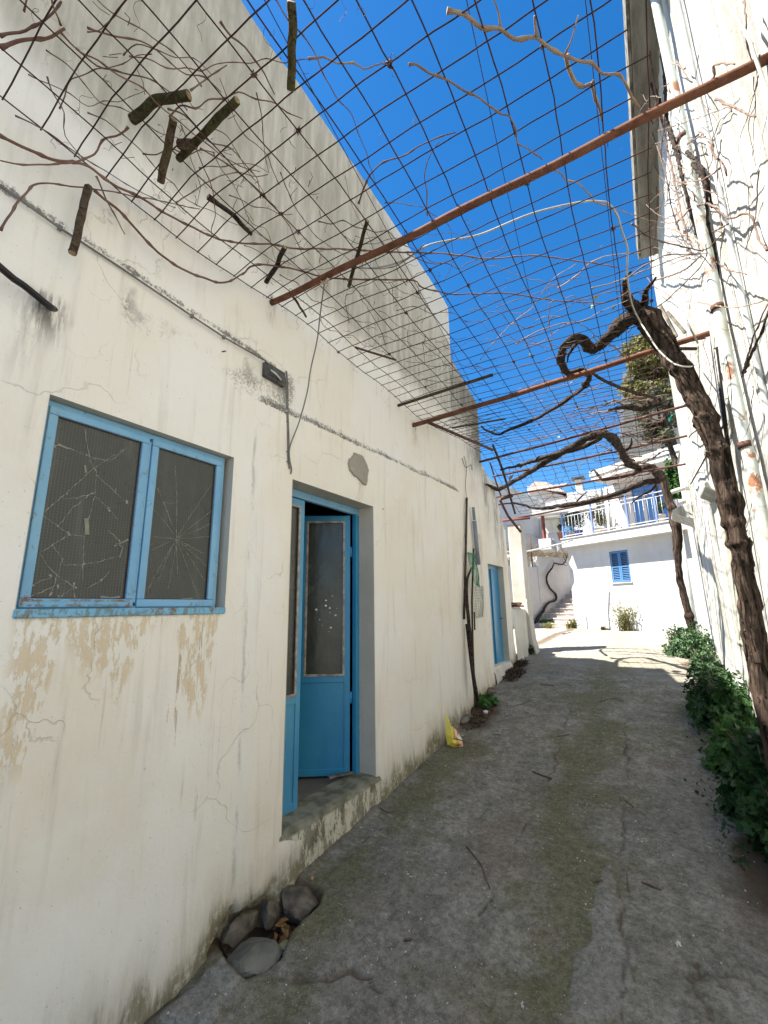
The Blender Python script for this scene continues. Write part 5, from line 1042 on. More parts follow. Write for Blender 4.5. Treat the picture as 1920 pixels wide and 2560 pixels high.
for (a, b) in ((ws0+.012, mid-.004), (mid+.004, ws1-.006)):
    sh = FH(fr(MB(), 0, 0, 0, 0, 0, 0, 0) if False else FM().b((a, -.05, wz0+.01), (a+.035, -.012, wz1-.01)).b((b-.035, -.05, wz0+.01), (b, -.012, wz1-.01)).b((a+.035, -.05, wz1-.06), (b-.035, -.012, wz1-.01)).b((a+.035, -.05, wz0+.01), (b-.035, -.012, wz0+.06)).b((a+.035, -.048, (wz0+wz1)/2-.02), (b-.035, -.013, (wz0+wz1)/2+.02)), 'shutter', 'blue_shutter')
    for k in range(16):
        z = wz0+.075+k*.0465
        if abs(z-(wz0+wz1)/2) < .03: continue
        mt_ = FB @ Matrix.Translation(((a+b)/2, -.03, z+.01)) @ Matrix.Rotation(-.6, 4, 'X'); MB().box((-(b-a)/2+.035, -.016, -.004), ((b-a)/2-.035, .016, .004), mt_).build('slat', 'blue_shutter', sh)
FH(FM().b((ws0+.02, -.1, wz0), (ws1-.02, -.09, wz1)), 'window_pane', 'dark_glass')
for i, (x, y) in enumerate(((1517, 1460), (1590, 1452))):
    s_, z_ = FL(x, y, .02); mb = FM(); mb.tube(mb.w([(s_, -.02, z_), (s_, .05, z_), (s_+.04, .09, z_), (s_+.06, .09, z_-.05)]), .008, 6); FH(mb, 'shutter_hook', 'galv')
# upper storey
un = -.9; uz = stp; s_l = FL(1508, 1235, un)[0]
dsa, dza = FL(1577, 1223, un); dsb = FL(1636, 1222, un)[0]; dtop = FL(1577, 1222, un)[1]
zroof = FL(1500, 1222, un)[1]
mb = FM(); mb.b((s_l, -4, uz), (dsa, un, zroof)); mb.b((dsb+.35, -4, uz), (4.8, un, zroof)); mb.b((dsa, -4, dtop), (dsb+.35, un, zroof)); mb.b((dsa, -4, uz), (dsb+.35, un-.2, dtop)); FH(mb, 'upper_wall', 'far_white')
dd_ = FH(FM().b((dsa+.02, un-.1, uz), (dsb, un-.03, dtop-.02)), 'balcony_door', 'blue_far')
for (a, b) in ((.12, .40), (.60, .88)):
    L = dsb-dsa; FM().b((dsa+L*a, un-.028, uz+.15), (dsa+L*b, un-.02, dtop-.15)).build('door_panel', 'blue_shutter', dd_)
FM().b((dsa+(dsb-dsa)*.42, un-.028, uz+.1), (dsa+(dsb-dsa)*.55, un-.018, dtop-.3)).build('lace_curtain', 'far_white', dd_)
FH(FM().b((dsb+.08, un-.12, uz+.1), (dsb+.33, un-.05, dtop-.05)), 'side_shutter', 'blue_far')
mb = FM(); r0 = FL(1474, 1168, .1); s_e = r0[0]; z_e = r0[1]; mb.b((s_e, -4, zroof+.002), (4.9, .1, zroof+.14)); FH(mb, 'roof_slab', 'far_white')
mb = FM(); mb.b((s_e-.02, -4.02, zroof+.141), (4.9, .13, zroof+.30)); FH(mb, 'roof_edge', 'far_white')
mb = FM(); mb.tube(mb.w([(s_l+.13, un+.03, uz), (s_l+.13, un+.03, zroof)]), .03, 8); FH(mb, 'conduit', 'far_white')
# balcony railing
rz = FL(1403, 1285, .3)[1]; rs0 = FL(1403, 1285, .3)[0]; rs1 = 4.2; rl = FH(FM().b((rs0, .285, rz-.015), (rs1, .315, rz+.01)), 'railing', 'white_rail'); FM().b((rs0, .29, uz+.06), (rs1, .31, uz+.08)).build('lower_rail', 'white_rail', rl); FM().b((rs0, .29, rz-.12), (rs1, .31, rz-.10)).build('middle_rail', 'white_rail', rl)
for i, x in enumerate((1403, 1477, 1567, 1640)):
    s_ = FL(x, 1280, .3)[0]; mb = FM(); mb.b((s_-.022, .275, uz), (s_+.022, .32, rz+.06)); mb.tube(mb.w([(s_, .3, rz+.06), (s_, .3, rz+.10)]), .028, 8); mb.build('rail_post', 'blue_rail', rl)
n_b = int((rs1-rs0)/.115)
for i in range(1, n_b):
    s_ = rs0+i*.115; mb = FM(); mb.tube(mb.w([(s_, .3, uz+.07), (s_, .3, rz-.11)]), .0062, 5)
    if i % 2 == 0: mb.tube(mb.w([(s_, .3, (uz+rz)/2-.03), (s_, .3, (uz+rz)/2), (s_, .3, (uz+rz)/2+.03)]), [.006, .014, .006], 6)
    mb.build('baluster', 'white_rail', rl)
# lantern and AC unit
s_, z_ = FL(1536, 1205, un+.15); lt = empty('wall_lantern', FB @ Vector((s_, un+.15, z_)), 'small grey lantern hanging by the balcony door of the white house', 'lantern')
o = FM(); o.tube(o.w([(s_, un+.15, z_-.13), (s_, un+.15, z_-.10), (s_, un+.15, z_+.08), (s_, un+.15, z_+.14), (s_, un+.15, z_+.2)]), [.03, .055, .085, .03, .008], 6, smooth=False); o = o.build('cage', 'lamp_metal', lt); o.matrix_parent_inverse = Matrix.Translation(-lt.location)
o = FM(); o.tube(o.w([(s_, un, z_+.1), (s_, un+.15, z_+.2)]), .01, 6); o = o.build('arm', 'lamp_metal', lt); o.matrix_parent_inverse = Matrix.Translation(-lt.location)
# stairs left of the facade, running back (‑n)
S0 = FL(1368, 1538, -.3)[0]; S0 = min(S0, -.6); zc = FL(1380, 1558, .25)[1]
sa = empty('tiled_stair', FB @ Vector((S0/2, 0, -.7)), 'flight of pale tiled steps climbing between the white house and its garden wall', 'stair'); sai = Matrix.Translation(-sa.location)
def SA(mb, nm, m): o = mb.build(nm, m, sa); o.matrix_parent_inverse = sai; return o
zs = -.7
SA(FM().b((S0-.55, .0, -.85), (-.02, .34, zc)), 'curb', 'marble_step')
for i in range(10): s1 = S0-.53+i*(-.04-(S0-.53))/10; w_ = (-.04-(S0-.53))/10; SA(FM().b((s1+.006, .34, -.74), (s1+w_-.006, .352, zc-.004)), 'curb_tile', 'step_riser')
rise = .150; tread = .27
for k in range(9):
    z1_ = zc+rise*(k+1); n1_ = .02-tread*k; l = S0 if k > 1 else S0+(.22 if k == 0 else -.0)
    SA(FM().b((l, n1_-4+tread*k, z1_-rise), (-.012, n1_, z1_-.028)), 'step', 'step_riser'); SA(FM().b((l-.0, n1_-tread-.02, z1_-.027), (-.012, n1_+.03, z1_)), 'tread', 'marble_step')
gw = empty('garden_wall', FB @ Vector((S0, -1, -.7)), 'pale grey-white retaining wall left of the steps carrying a twisted bare vine', 'wall'); gwi = Matrix.Translation(-gw.location)
zt_ = FS(1400, 1394, S0)[1]; nA = FS(1342, 1392, S0)[0]
mb = FM(); mb.b((S0-.3, -5, -.85), (S0-.004, nA, zt_)); o = mb.build('plaster', 'far_white', gw); o.matrix_parent_inverse = gwi
nB = FS(1312, 1430, S0)[0]; zB = FS(1320, 1416, S0)[1]
mb = FM(); mb.b((S0-.3, nA+.001, -.85), (S0-.03, nB+1.2, zB)); o = mb.build('plaster', 'far_white', gw); o.matrix_parent_inverse = gwi
# rubble top of the lower piece: individual stones
for i in range(34):
    n_ = nA+.06+rnd.random()*(nB+1.1-nA); z_ = zB+.03+rnd.random()*(zt_-zB-.02); c0 = FB @ Vector((S0-.14+rnd.uniform(-.05, .03), n_, z_)); R = rnd.uniform(.05, .09)
    mb = MB().box((-R*1.3, -R, -R*.7), (R*1.3, R, R*.7), Matrix.Translation(c0) @ Matrix.Rotation(rnd.uniform(0, 3), 4, 'Z') @ Matrix.Rotation(rnd.uniform(-.3, .3), 4, 'X'), R*.25); o = mb.build('stone', 'cream_stone', gw); o.matrix_parent_inverse = gwi; bevel(o, R*.25, 2)
v4 = empty('wall_vine', FB @ Vector((S0+.05, FS(1340, 1555, S0)[0], zc)), 'bare twisted reddish vine stem snaking up the pale garden wall by the steps', 'vine'); v4i = Matrix.Translation(-v4.location)
def V4(mb, nm, m, **k): o = mb.build(nm, m, v4, **k); o.matrix_parent_inverse = v4i; return o
def FSW(x, y, s0): n_, z_ = FS(x, y, s0); return FB @ Vector((s0, n_, z_))
vp = [(1338, 1558), (1346, 1544), (1357, 1528), (1369, 1509), (1388.5, 1500.5), (1391, 1491), (1386, 1482), (1376.5, 1474), (1369, 1459.6), (1366, 1447.5), (1369, 1435.5), (1381, 1418.6), (1385, 1409), (1398, 1410), (1408, 1410), (1415, 1398), (1420, 1382)]
limb(V4, [FSW(x, y, S0+.07) for x, y in vp], [.045, .045, .04, .036, .032, .03, .03, .03, .03, .028, .026, .022, .02, .022, .02, .018, .016], 'stem', 'bark_limb', 12, .25, 3, 31, .03)
for L in (((1408, 1410), (1416, 1414), (1421, 1410)), ((1410, 1405), (1421, 1408)), ((1385, 1409), (1382, 1402)), ((1398, 1410), (1396, 1414)), ((1412, 1400), (1408, 1390))): limb(V4, [FSW(x, y, S0+.09) for x, y in L] if len(L) > 2 else [FSW(*L[0], S0+.09), (FSW(*L[0], S0+.09)+FSW(*L[1], S0+.09))/2, FSW(*L[1], S0+.09)], [.012, .005], 'shoot', 'bark_limb', 6, .2, 0, 32)
# ------------------------------------------------------------------ plants
def leafcloud(mb, c, rad, n, s, shell=.35, up=.35, lobes=False, flatb=True):
    for _ in range(n):
        d = Vector((rnd.gauss(0, 1), rnd.gauss(0, 1), rnd.gauss(0, 1))).normalized(); r = (rnd.random()**shell)
        bl = .75+.5*noise.noise(d*2.2+c)
        p = c+Vector((d.x*rad[0], d.y*rad[1], (abs(d.z) if flatb else d.z)*rad[2]))*r*bl
        leaf(mb, p, s*rnd.uniform(.6, 1.3), (d*.8+Vector((rnd.gauss(0, .5), rnd.gauss(0, .5), rnd.gauss(0, .5)+up))).normalized(), lobes=lobes)
def bush(name, base, rad, n, s, mat, label, cat, grp=None, stems=6, lobes=False, **k):
    e = empty(name, base, label, cat, grp); i4 = Matrix.Translation(-Vector(base)); mb = MB(); leafcloud(mb, Vector(base), rad, n, s, lobes=lobes, **k); o = mb.build('foliage', mat, e, kind='stuff'); o.matrix_parent_inverse = i4
    mb = MB()
    for _ in range(stems):
        a = rnd.uniform(0, 6.28); q = Vector(base)+Vector((math.cos(a)*rad[0]*.6, math.sin(a)*rad[1]*.6, rad[2]*.75)); mb.tube([Vector(base)-Vector((0, 0, .03)), (Vector(base)+q)/2+Vector((rnd.uniform(-.03, .03),)*3), q], [.008, .006, .003], 5)
    o = mb.build('stem', 'twig', e); o.matrix_parent_inverse = i4; return e
RP = 'green plants along the foot of the right wall'
bush('mallow_bush', (.56, 3.62, gz(3.62)), (.27, .34, .55), 2200, .05, 'leaf_dark', 'dark leafy clump nearest the viewer at the lower right edge', 'plant', RP, 10, True)
bush('mallow_bush', (.50, 4.05, gz(4.05)), (.32, .45, .74), 4200, .05, 'leaf_dark', 'tall dark green clump covering the foot of the thick vine trunk', 'plant', RP, 10, True)
bush('mallow_bush', (.48, 4.85, gz(4.85)), (.34, .42, .46), 2800, .05, 'leaf_fresh', 'brighter green low clump in the middle of the shaded plants', 'plant', RP, 8, True)
bush('mallow_bush', (.46, 5.85, gz(5.85)), (.40, .72, .58), 5200, .05, 'leaf_dark', 'dark rounded clump at the far end of the shaded plants', 'plant', RP, 10)
bush('weed_clump', (.46, 7.45, gz(7.45)), (.26, .6, .42), 2400, .04, 'leaf_blue', 'sunlit mixed weeds at the corner where the tall wall ends', 'plant', RP, 8)
bush('weed_clump', (.36, 8.75, gz(8.75)), (.46, .55, .55), 3200, .05, 'leaf_blue', 'sunlit blue-green bush at the foot of the second vine trunk', 'plant', RP, 8)
# loose trailing sprigs at the plants' edge
mb = MB()
for _ in range(260): y = rnd.uniform(3.4, 6.2); leaf(mb, Vector((.22+rnd.gauss(0, .05), y, gz(y)+rnd.uniform(.01, .06))), rnd.uniform(.015, .04))
o = mb.build('trailing_weeds', 'leaf_dark'); tag(o, 'small trailing weed leaves creeping from the shaded plants onto the lane', 'weeds'); o['kind'] = 'stuff'
b = GG(1235, 1762); bush('green_weed', (b.x-.12, b.y, b.z), (.20, .24, .09), 420, .045, 'leaf_fresh', 'small green weed at the foot of the leaning branches', 'weed', None, 4, True)
b = G(1560, 1600)
def spiky(name, base, w_, h_, n, mat, label, grp=None):
    e = empty(name, base, label, 'weed', grp); i4 = Matrix.Translation(-Vector(base)); mb = MB(); ms_ = MB()
    for _ in range(n):
        a = rnd.uniform(0, 6.28); t = Vector(base)+Vector((math.cos(a)*w_*rnd.random(), math.sin(a)*w_*rnd.random()*.5, h_*rnd.uniform(.35, 1))); b0 = Vector(base)+Vector((rnd.uniform(-.3, .3)*w_, rnd.uniform(-.2, .2)*w_, 0)); md = (t+b0)/2+Vector((0, 0, .05)); ms_.tube([b0, md, t], [.006, .004, .002], 4)
        for k in range(7): q = b0+(t-b0)*rnd.uniform(.25, 1); leaf(mb, q+Vector((rnd.uniform(-.02, .02),)*3), rnd.uniform(.03, .06))
    o = mb.build('foliage', mat, e, kind='stuff'); o.matrix_parent_inverse = i4; o = ms_.build('stem', 'leaf_olive', e); o.matrix_parent_inverse = i4
FG = lambda s_, n_, z_=-.72: tuple(FB @ Vector((s_, n_, z_)))
FW = 'weeds along the foot of the white house'
spiky('tall_weed', FG(FL(1565, 1580, .2)[0], .2), .55, .85, 70, 'leaf_olive', 'tall spiky weed against the white wall below the blue shutters', FW)
spiky('low_weed', FG(.15, .3), .35, .35, 50, 'leaf_olive', 'low tufted weed at the left corner of the white house beside the curb', FW)
spiky('low_weed', FG(-.55, .5), .3, .2, 30, 'leaf_yellow', 'small yellowish weed tuft in front of the middle of the tiled curb', FW)
spiky('low_weed', FG(S0-.2, .5), .28, .18, 24, 'leaf_yellow', 'small yellowish weed tuft in front of the left end of the tiled curb', FW)
spiky('low_weed', FG(1.0, .12), .25, .12, 16, 'leaf_dry', 'tiny dry weed on the ground left of the tall spiky weed', FW)
b = FG(S0+.35, -.02+.17, zc); bush('clover_patch', b, (.30, .14, .12), 400, .05, 'leaf_fresh', 'bright green leafy patch on the curb below the steps', 'plant', None, 3)
b = GG(1318, 1630); bush('wall_weed', (WX+.05, 8.35, gz(8.3)), (.12, .16, .2), 260, .035, 'leaf_deep', 'small dark weed at the foot of the white pillar', 'weed', None, 3)
# ------------------------------------------------------------------ background buildings and trees
def wallbox(nm, m, P, Wd, Dp, Hh, label, cat, yaw=0, roof=None):
    pass
# stone-faced house behind the vines (right)
Yb = 20
sh_ = empty('stone_house', pY(1610, 1300, Yb), 'beige rendered tall house behind the second vine with an air conditioner', 'house'); shi = Matrix.Translation(-sh_.location)
sn_ = Vector((.80, -.60, 0)); sq = pY(1535, 1200, 19.6)
def SP(x, y, off=0):
    r_ = Vector(ray(x, y)); q0 = sq+sn_*off; return r_*(sn_.dot(q0)/sn_.dot(r_))
mb = MB(); mb.prism([SP(1538, 1330), SP(1700, 1330), SP(1700, 760), SP(1562, 930)], (0, 5, 0)); o = mb.build('wall', 'cream_stone', sh_); o.matrix_parent_inverse = shi
mb = MB(); mb.prism([SP(1532, 1330, .05), SP(1541, 1330, .05), SP(1566, 930, .05), SP(1557, 930, .05)], (0, .2, 0)); o = mb.build('corner_strip', 'far_white', sh_); o.matrix_parent_inverse = shi
for k in range(11):
    y_ = 1180-k*22; mb = MB().tube([SP(1545+k*1.2, y_, .03), SP(1690, y_-17, .03)], .010, 4, smooth=False); o = mb.build('board_line', 'planks_grey', sh_); o.matrix_parent_inverse = shi
A = pY(1596, 1182, 18.6); B = pY(1622, 1148, 18.6); ac = empty('air_conditioner', (A+B)/2, 'cream air conditioner unit on the beige house behind the vine limb', 'air conditioner'); aci = Matrix.Translation(-ac.location)
o = MB().box((A.x, 18.6, A.z), (B.x+.1, 18.95, B.z)).build('casing', 'ac_white', ac); o.matrix_parent_inverse = aci; bevel(o, .03)
o = MB().tube([(A.x+.25, 18.585, (A.z+B.z)/2), (A.x+.25, 18.598, (A.z+B.z)/2)], .2, 16).build('fan_grille', 'lamp_metal', ac); o.matrix_parent_inverse = aci
# grey-blue low house at the right
A, B = pY(1652, 1178, 14), pY(1690, 1115, 14); gh_ = empty('small_grey_house', A, 'small pale grey-blue house piece beside the tall right wall with a metal bracket', 'house'); o = MB().box((A.x, 14, A.z-.1), (B.x+2, 16, B.z)).build('wall', 'galv', gh_); o.matrix_parent_inverse = Matrix.Translation(-gh_.location)
o = MB().tube([pY(1655, 1095, 13.8), pY(1672, 1145, 13.8)], .04, 6).build('bracket', 'white_rail', gh_); o.matrix_parent_inverse = Matrix.Translation(-gh_.location)
# left background: white stepped house with chimney
def bld(name, x0, x1, ytop0, ytop1, ybot, Y, dep, m, label, slabm=None, lab2='wall'):
    A = pY(x0, ytop0, Y); B = pY(x1, ytop1, Y); C = pY(x0, ybot, Y); e = empty(name, (A.x, Y, C.z), label, 'house'); i4 = Matrix.Translation(-e.location)
    mb = MB(); mb.prism([(A.x, Y, C.z), (B.x, Y, C.z), (B.x, Y, B.z), (A.x, Y, A.z)], (0, dep, 0)); o = mb.build('wall', m, e); o.matrix_parent_inverse = i4; return e, i4, A, B, C
e, i4, A, B, C = bld('stepped_white_house', 1362, 1500, 1257, 1228, 1560, 18.0, 5, 'far_white', 'low stepped white house behind the balcony with a cream chimney')
c1 = pY(1416, 1232, 17.9); c2 = pY(1500, 1215, 17.9); o = MB().box((c1.x, 17.95, A.z-.3), (c2.x, 20, c1.z)).build('parapet', 'far_white', e); o.matrix_parent_inverse = i4
c1 = pY(1441, 1236, 18.5); c2 = pY(1453, 1197, 18.5); o = MB().box((c1.x, 18.5, c1.z-.4), (c2.x, 18.8, c2.z)).build('chimney', 'chimney_cream', e); o.matrix_parent_inverse = i4
o = MB().box((c1.x-.12, 18.4, c2.z+.03), (c2.x+.12, 18.9, c2.z+.09)).build('chimney_cap', 'dark_cap', e); o.matrix_parent_inverse = i4
a1, a2 = pY(1361, 1300, 17.9), pY(1398, 1330, 17.9); o = MB().box((a1.x, 17.93, a2.z), (a2.x, 17.99, a1.z)).build('recess_shade', 'old_white', e); o.matrix_parent_inverse = i4
b1 = pY(1362, 1297, 17.7); b2 = pY(1400, 1287, 17.7); o = MB().box((b1.x-.2, 17.4, b1.z), (b2.x, 17.98, b1.z+.18)).build('porch_slab', 'far_white', e); o.matrix_parent_inverse = i4
# pinkish house further left/back
e, i4, A, B, C = bld('pink_house', 1318, 1412, 1215, 1240, 1400, 24, 6, 'pink_render', 'pinkish house far behind with a shallow pyramid roof')
r = [pY(1318, 1222, 23.8), pY(1420, 1233, 23.8)]; pk = pY(1336, 1203, 26)
mb = MB(); mb.add([r[0], r[1], r[1]+Vector((0, 6, 0)), r[0]+Vector((0, 6, 0)), pk, pk+Vector((.5, 1, .1))], [(0, 1, 5, 4), (1, 2, 5), (2, 3, 4, 5), (3, 0, 4)]); o = mb.build('roof', 'tile_roof', e); o.matrix_parent_inverse = i4
mb = MB().box((r[0].x, 23.75, r[0].z-.16), (r[1].x, 24, r[0].z-.02)); o = mb.build('eave', 'pink_render', e); o.matrix_parent_inverse = i4
# bluish-white shaded gable house close behind the pillar
gn_ = Vector((.86, -.51, 0)).normalized(); gq = pY(1300, 1300, 17.5)
def GP(x, y, off=0):
    r_ = Vector(ray(x, y)); q0 = gq+gn_*off; return r_*(gn_.dot(q0)/gn_.dot(r_))
e = empty('gabled_white_house', GP(1300, 1420), 'white gable-ended house in its own shade behind the pillar with a thin wall pipe', 'house'); i4 = Matrix.Translation(-e.location)
L = [GP(1200, 1430), GP(1362, 1415), GP(1362, 1262), GP(1275, 1224), GP(1200, 1195)]; mb = MB(); mb.prism(L, -gn_*4); o = mb.build('wall', 'far_white', e); o.matrix_parent_inverse = i4
r1, r2 = GP(1200, 1188, .08), GP(1377, 1258, .08); mb = MB(); mb.prism([r1, r2, r2+Vector((0, 0, -.12)), r1+Vector((0, 0, -.12))], -gn_*4.2); o = mb.build('roof_verge', 'galv', e); o.matrix_parent_inverse = i4
mb = MB().tube([GP(1305, 1335, .03), GP(1350, 1341, .03), GP(1349, 1290, .03)], .018, 6); o = mb.build('wall_pipe', 'far_white', e); o.matrix_parent_inverse = i4
p1_, p2_ = pY(1356, 1290, 14.3), pY(1362, 1350, 14.3); world_thing('red_post', MB().tube([p2_-Vector((0, 0, .2)), p1_], .055, 4, smooth=False), 'red_post', 'dark red square post under the porch beside the gabled white house', 'post')
world_thing('porch_beam', MB().box((p1_.x-.25, 14.0, p1_.z), (p1_.x+1.6, 14.5, p1_.z+.22)), 'far_white', 'short white concrete beam end resting on the dark red post', 'beam')
p1_, p2_ = pY(1325, 1338, 13.5), pY(1331, 1418, 13.5); world_thing('iron_rod', MB().tube([p2_, p1_], .02, 6), 'dark_rust', 'thin dark iron rod standing in the dry brush above the rubble wall', 'rod')
A, B = pY(1300, 1395, 13.4), pY(1440, 1358, 13.4); world_thing('white_pipe', MB().tube([pY(1268, 1380, 11), pY(1312, 1380, 12.5), pY(1350, 1372, 13), pY(1400, 1360, 13.3), pY(1432, 1350, 13.4)], .022, 8), 'far_white', 'thin white pipe slanting across the dry brush from the pillar to the balcony', 'pipe')
# slab block under porch
b1, b2 = pY(1348, 1358, 14.2), pY(1378, 1346, 14.2); world_thing('terrace_block', MB().box((b1.x, 14.1, b1.z-.22), (b2.x, 15, b2.z)), 'far_white', 'pale concrete terrace block below the dark red post', 'block')
# dry brush on the garden wall
mb = MB(); base = FB @ Vector((S0-.25, -.4, zt_))
bc = [FB @ Vector((S0-.2, n_, zt_+.05)) for n_ in np.linspace(-1.6, nA+.9, 9)]
for _ in range(420):
    c0 = rnd.choice(bc)+Vector((rnd.uniform(-.2, .2), rnd.uniform(-.2, .2), rnd.uniform(-.1, .1))); d = Vector((rnd.gauss(0, .25), rnd.gauss(0, .2), abs(rnd.gauss(.12, .15)))); mb.tube([c0, c0+d*.5+Vector((rnd.uniform(-.05, .05),)*3), c0+d], .006, 3, cap=False)
o = mb.build('dry_brush', 'leaf_dry'); tag(o, 'tangle of dry twigs lying along the top of the garden wall', 'dry brush'); o['kind'] = 'stuff'
bush('wall_shrub', tuple(FB @ Vector((S0-.1, -1.9, zt_-.05))), (.35, .5, .28), 600, .06, 'leaf_olive', 'small olive green shrub at the right end of the garden wall top', 'shrub', None, 4)
# balcony plants
PT = 'potted plants on the balcony'
def potted(x, y, n_, w_, h_, mat, lab, pm='ac_white'):
    s_, z_ = FL(x, y, n_); e = empty('potted_plant', FB @ Vector((s_, n_, uz)), lab, 'potted plant', PT); i4 = Matrix.Translation(-e.location)
    mb = FM(); c0 = FB @ Vector((s_, n_, uz)); mb.tube([c0, c0+Vector((0, 0, .22)), c0+Vector((0, 0, .24))], [.08, .12, .13], 12); o = mb.build('pot', pm, e); o.matrix_parent_inverse = i4
    mb = MB(); leafcloud(mb, c0+Vector((0, 0, .3+h_*.45)), (w_, w_, h_*.55), int(900*w_*3), .05, flatb=False); o = mb.build('foliage', mat, e, kind='stuff'); o.matrix_parent_inverse = i4
potted(1425, 1330, -.1, .34, .75, 'leaf_blue', 'bushy grey-green plant behind the left end of the balcony railing'); potted(1447, 1330, -.1, .3, .8, 'leaf_deep', 'dark green plant in a blue pot behind the railing', 'pot_blue'); potted(1490, 1310, -.3, .36, 1.15, 'leaf_olive', 'tall olive shrub behind the middle railing post'); potted(1650, 1280, .0, .18, .35, 'leaf_blue', 'small plant right of the blue balcony door'); potted(1404, 1345, .1, .12, .25, 'leaf_olive', 'little plant at the left corner post of the balcony', 'terracotta'); potted(1505, 1320, -.5, .2, .5, 'leaf_yellow', 'yellowish plant between the shrub and the conduit')
s0_, z0_ = FL(1408, 1335, -.4); mb = FM(); mb.b((s0_-.05, -.42, uz), (s0_+.42, -.38, uz+.55)); world_thing('blue_panel', mb, 'blue_shutter', 'light blue panel standing behind the left end of the railing', 'panel')
# trees at right behind the vines
def tree(name, base, top, rad, n, s, mat, label, cat='tree', trunk=True):
    base = Vector(base); e = empty(name, base, label, cat); i4 = Matrix.Translation(-base); mb = MB()
    for k in range(14):
        c0 = top+Vector((rnd.uniform(-.7, .7)*rad[0], rnd.uniform(-.7, .7)*rad[1], rnd.uniform(-.8, .75)*rad[2])); leafcloud(mb, c0, (rad[0]*.42, rad[1]*.42, rad[2]*.30), n//14, s, flatb=False, shell=.5)
    o = mb.build('crown', mat, e, kind='stuff'); o.matrix_parent_inverse = i4
    mb = MB(); mb.tube(crom([base, (base+top)/2+Vector((.1, 0, 0)), top], .2), radii([.13, .09, .04], len(crom([base, (base+top)/2+Vector((.1, 0, 0)), top], .2))), 8, gn=.2)
    for k in range(8): q = top+Vector((rnd.uniform(-.8, .8)*rad[0], rnd.uniform(-.8, .8)*rad[1], rnd.uniform(-.6, .7)*rad[2])); mb.tube([top-Vector((0, 0, rad[2]*.5)), (top+q)/2, q], [.04, .025, .008], 5)
    o = mb.build('trunk', 'bark', e); o.matrix_parent_inverse = i4
t = pY(1632, 915, 13); tree('bushy_tree', (t.x+.3, 13, gz(13)), t, (1.05, 1.0, 1.45), 15000, .085, 'leaf_olive', 'feathery yellow-green tree rising behind the pergola beside the tall right wall')
t = pY(1652, 1045, 11.6); tree('dark_tree', (t.x+.4, 11.6, gz(11)), t, (.55, .7, .85), 4200, .06, 'leaf_deep2', 'dark sparse tree hanging below the feathery one behind the pergola')
t = pY(1672, 1195, 11); bush('hanging_ivy', tuple(t-Vector((-.05, 0, .45))), (.24, .3, 1.1), 2200, .06, 'leaf_fresh', 'bright green ivy column between the beige house and the tall right wall', 'ivy', None, 4)
# ------------------------------------------------------------------ lane litter and stones
def rock(name, c, r3, mat, label, cat='stone', seed=0, rot=0, grp=None, sub=4, bev=None):
    import bmesh
    bm = bmesh.new(); bmesh.ops.create_icosphere(bm, subdivisions=sub, radius=1)
    rr_ = random.Random(seed+50); PL = []
    for i in range(13):
        zz_ = 1-2*(i+.5)/13; aa_ = i*2.4+seed; PL.append((Vector((math.sqrt(1-zz_*zz_)*math.cos(aa_), math.sqrt(1-zz_*zz_)*math.sin(aa_), zz_))+Vector((rr_.uniform(-.3, .3) for _ in range(3)))).normalized())
    PH = [rr_.uniform(.66, .95) for _ in PL]
    for v in bm.verts:
        d = v.co.normalized(); ks = sorted(h/max(.05, d.dot(p)) for p, h in zip(PL, PH)); k = min(1.3, ks[0]); k *= 1+.04*noise.noise(d*3+Vector((0, seed, 0)))+.02*noise.noise(d*9+Vector((0, seed, 0)))
        v.co = Vector((d.x*k*r3[0], d.y*k*r3[1], d.z*k*r3[2]))
    me = bpy.data.meshes.new(name); bm.to_mesh(me); bm.free(); me.materials.append(M[mat]); o = bpy.data.objects.new(name, me); COL.objects.link(o); o.location = c; o.rotation_euler = (rnd.uniform(-.15, .15), rnd.uniform(-.15, .15), rot); return tag(o, label, cat, grp)
c = G(632, 2368); rock('flat_stone', (-1.955, 1.87, -1.715), (.15, .14, .065), 'stone_grey', 'flat smooth grey stone filling the front of the hole at the wall foot', seed=3, rot=.65)
c = G(735, 2268); rock('round_stone', (-2.0, 2.27, -1.685), (.13, .13, .08), 'stone_brown', 'rounded brownish stone at the back of the hole by the threshold', seed=8, rot=.5)
c = G(655, 2300); rock('lodged_stone', (WX+.03, 2.09, -1.66), (.045, .055, .09), 'stone_brown', 'upright stone lodged against the broken plaster in the hole', seed=14)
c = G(600, 2310); rock('lodged_stone', (WX-.01, 1.93, -1.66), (.045, .13, .07), 'stone_brown', 'long stone bedded under the broken plaster behind the flat stone', seed=24)
c = G(702, 2352); c = Vector((-1.885, 2.03, -1.70)); gj = empty('glass_jar', (c.x, c.y, c.z-.09), 'greenish glass jar lying in the hole among dead leaves', 'jar'); mb = MB(); mb.tube([c+Vector((-.03, .05, -.06)), c+Vector((-.01, .02, -.055)), c+Vector((.01, -.02, -.045)), c+Vector((.015, -.03, -.045))], [.03, .042, .040, .030], 16); o = mb.build('body', 'clear_glassware', gj); o.matrix_parent_inverse = Matrix.Translation(-gj.location)
for i in range(6):
    mb = MB(); leaf(mb, Vector((rnd.uniform(-2.0, -1.9), rnd.uniform(2.03, 2.14), -1.72+rnd.uniform(0, .03))), rnd.uniform(.05, .08)); o = mb.build('dead_leaf', 'dry_leaf'); tag(o, 'brown dead leaf inside the hole at the wall foot', 'dead leaf', 'dead leaves in the hole')
c = GG(780, 2203); rock('pebble', c+Vector((0, 0, .01)), (.012, .02, .01), 'cut_wood', 'small tan pebble on the edge of the hole', 'pebble', 5)
c = GG(1235, 1738); rock('kerb_stone', c+Vector((-.08, .05, .02)), (.10, .14, .05), 'stone_brown', 'broken brown stone lying behind the green weed by the wall', 'stone', 7, .3)
